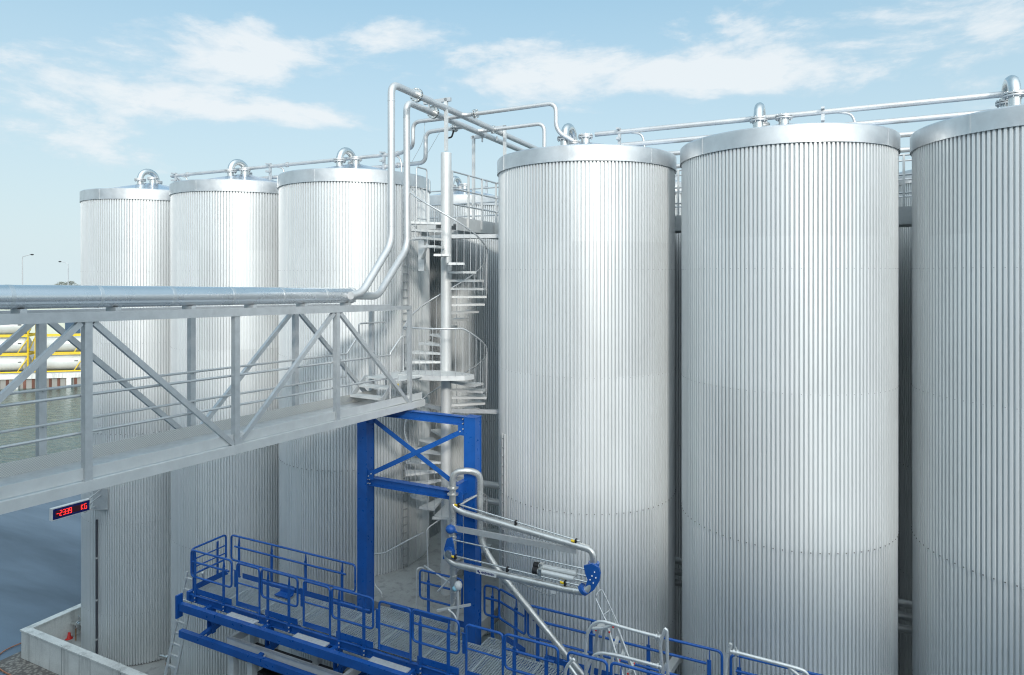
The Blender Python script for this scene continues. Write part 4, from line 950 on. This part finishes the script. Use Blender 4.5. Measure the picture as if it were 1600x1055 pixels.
# ---------------------------------------------------------------- things on the tanks and in the yard
def tank_hit(x, ts_, r):
    u = (x-800)/F; ks, kt = u*CA-SA, u*SA+CA
    a = ks*ks+kt*kt; b_ = -2*(ks*ts_+kt*TT); c = ts_*ts_+TT*TT-r*r
    Z = (-b_-math.sqrt(max(0, b_*b_-4*a*c)))/(2*a); return Vector((ks*Z, kt*Z, 0)), Z
def cable_ladder(x, ts_, z0, z1, label, w=.11):
    p, Z = tank_hit(x, ts_, R+.05); n = (p-Vector((ts_, TT, 0))).normalized(); tn = Vector((-n.y, n.x, 0))
    q = Thing('cable_ladder', label, 'cable ladder', (p.x, p.y, z0), 'cable ladders up the tank walls')
    for k in (-1, 1): b = MB(); b.beam((p.x+tn.x*w*k, p.y+tn.y*w*k, z0), (p.x+tn.x*w*k, p.y+tn.y*w*k, z1), .05, .015, up=tn); q.part('rail', b, 'galv')
    z = z0+.1
    while z < z1: b = MB(); b.beam((p.x-tn.x*w, p.y-tn.y*w, z), (p.x+tn.x*w, p.y+tn.y*w, z), .03, .02); z += .22; q.part('rung', b, 'galv')
cable_ladder(633, TS[2], 4.8, 15.4, 'narrow cable ladder up the tank beside the tall pipes')
cable_ladder(787, TS[3], 4.8, 9.2, 'narrow cable ladder low on the left side of the loading arm tank', .07)
p, Z = tank_hit(650, TS[2], R+.02); n = (p-Vector((TS[2], TT, 0))).normalized(); tn = Vector((-n.y, n.x, 0))
b = MB(); b.tube(fillet([p-tn*.25+n*.2+Vector((0, 0, 14.4)), p-tn*.25+n*.2+Vector((0, 0, 16.05)), p+tn*.25+n*.2+Vector((0, 0, 16.05)), p+tn*.25+n*.2+Vector((0, 0, 14.4))], .08), .022, 8)
for z in (14.6, 15.1): b.tube([p-tn*.25+n*.2+Vector((0, 0, z)), p+tn*.25+n*.2+Vector((0, 0, z))], .015, 8)
for z in (14.5, 15.5):
    for k in (-1, 1): b.tube([p+tn*.25*k+n*.2+Vector((0, 0, z)), p+tn*.25*k-n*.03+Vector((0, 0, z))], .012, 6)
single('ladder_hoop', b, 'galv', (p.x, p.y, 14.4), 'small tube hoop near the rim of the tank behind the tall pipes', 'hoop')
# small pipes in the gaps low behind the tanks
for i, z in enumerate((4.55, 4.85, 5.15)):
    b = MB(); b.tube([(-7.4, 18.35, z), (13, 18.35, z)], .09, 12); single('yard_pipe', b, 'steel', (0, 18.35, z), ['lowest', 'middle', 'topmost'][i]+' of three dim pipes low in the gap behind the front tanks', 'pipe', 'dim pipes behind the front tanks')
b = MB(); b.beam(pt(1035, 1062, 13.6), pt(1057, 1030, 15.0), .16, .12); b.beam(pt(1057, 1030, 15.0), pt(1066, 1030, 15.4), .16, .12)
single('duct', b, 'galv_light', pt(1050, 1045, 14), 'short pale sloping duct in the gap left of the wide tank', 'duct')
# downpipe on the first tank
p, Z = tank_hit(151, TS[0], R+.03)
q = Thing('downpipe', 'thin dark vertical pipe down the lower half of the leftmost tank', 'downpipe', (p.x, p.y, .1))
b = MB(); b.tube([(p.x, p.y, .1), (p.x, p.y, HC-(812-HZ)/F*Z)], .032, 8); q.part('pipe', b, 'pipe_dark')
for z in (.9, 2.2, 3.6): b = MB(); b.disc((p.x, p.y, z), (0, 0, 1), .045, .05, 8); q.part('clamp', b, 'galv_light')
# weighing display
tsn = Vector((0, 0, 0)); A_ = V(pZ(82.5, 806, 20.3)); B2 = V(pZ(139.5, 795, 21.25)); A_.z = 5.66; B2.z = 5.64
d = (B2-A_).normalized(); L_ = (B2-A_).length; nn = Vector((d.y, -d.x, 0)).normalized()
q = Thing('weight_display', 'long white cased display with red digits on a blue face, left of the first tank', 'display', A_)
H2 = .165
b = MB(); b.beam(A_-d*.03-nn*.06, B2+d*.03-nn*.06, .14, 2*H2+.04); q.part('case', b, 'white')
b = MB(); b.beam(A_+nn*.013, B2+nn*.013, .006, 2*H2-.01); q.part('face', b, 'signblue')
b = MB(); f = lambda k: A_+d*L_*k+nn*.018; b.beam(f(.06), f(.93), .003, H2*1.15); q.part('dark_window', b, 'ledoff')
SEG = {'-': 'g', '2': 'abged', '3': 'abgcd', '5': 'afgcd', '8': 'abcdefg', '9': 'abcdfg', 'G': 'afedc', }
b = MB(); hh = .078; ww = L_*.027
def seg(cx, a, c): 
    p0 = A_+d*(cx+a[0]*ww)+nn*.022+Vector((0, 0, a[1]*hh)); p1 = A_+d*(cx+c[0]*ww)+nn*.022+Vector((0, 0, c[1]*hh)); b.beam(p0, p1, .004, .017, up=(0, 0, 1) if abs(a[1]-c[1]) < .01 else d)
LN = {'a': ((-1, 1), (1, 1)), 'g': ((-1, 0), (1, 0)), 'd': ((-1, -1), (1, -1)), 'f': ((-1, 1), (-1, 0)), 'e': ((-1, 0), (-1, -1)), 'b': ((1, 1), (1, 0)), 'c': ((1, 0), (1, -1))}
for ch, k in (('-', .115), ('2', .205), ('3', .295), ('3', .38), ('9', .465), ('G', .885)):
    for g in SEG[ch]: seg(L_*k, *LN[g])
seg(L_*.885, (0.2, 0), (1, 0)); seg(L_*.79, (-1, 1), (-1, -1)); seg(L_*.79, (-1, 0), (1, 1)); seg(L_*.79, (-1, 0), (1, -1)); q.part('digits', b, 'led')
p, Z = tank_hit(157, TS[0], R+.02)
n = (p-Vector((TS[0], TT, 0))).normalized(); tn = Vector((-n.y, n.x, 0)); c = Vector((p.x, p.y, 5.62))
b = MB(); b.beam(c-tn*.3+Vector((0, 0, -.05)), c+tn*.3+Vector((0, 0, -.05)), .012, .72, up=(0, 0, 1)); b.beam(B2+Vector((0, 0, -.16)), c+tn*.22+Vector((0, 0, -.38)), .12, .03)
b.beam(B2+Vector((0, 0, .2)), c+Vector((0, 0, .25)), .04, .03); b.beam(B2+Vector((0, 0, .0)), c+Vector((0, 0, .08)), .04, .03); b.beam(B2-d*.15+Vector((0, 0, -.2)), c-tn*.25+Vector((0, 0, -.33)), .05, .03); q.part('bracket', b, 'galv')
# drain valves at the tank feet
def drain(x, y, Z, label, flip=1):
    c = V(pZ(x, y, Z)); q = Thing('drain_valve', label, 'valve', (c.x, c.y, .1), 'drain valves at the tank feet')
    b = MB(); b.tube([c, c+Vector((-.42*flip, .02, -.04))], .06, 12); b.tube([c, c+Vector((.5, .1, 0))], .06, 12); q.part('pipe', b, 'steel_bright')
    b = MB(); b.disc(c, (1, 0, 0), .13, .05, 16); b.disc(c+Vector((.09, 0, 0)), (1, 0, 0), .13, .05, 16); q.part('flange', b, 'steel_bright')
    b = MB(); b.tube([c, c+Vector((0, 0, .34))], .02, 8); b.tube([c+Vector((-.04, 0, .3)), c+Vector((.08, 0, .3))], .015, 8); q.part('stem', b, 'galv')
    b = MB(); b.tube([c+Vector((0, -.1, -.1)), (c.x, c.y-.1, .05)], .02, 8); q.part('drip_pipe', b, 'copper')
drain(123, 976, 23.6, 'bright drain valve in the wall corner at the leftmost tank'); drain(264, 1028, 21.4, 'bright drain valve between the first two tanks behind the ladder')
# loose wires hanging from the tall pipes
for i, pp in enumerate(([(688, 205), (668, 240), (652, 262)], [(664, 190), (662, 220), (642, 256)])):
    b = MB(); b.tube(fillet([pt(x, y, 15.6) for x, y in pp], .5), .006, 5); single('wire', b, 'galv', pt(*pp[0], 15.6), ['thin wire hanging from the right tall pipe', 'thin wire hanging left of the other, near the tall pipe bends'][i], 'wire')
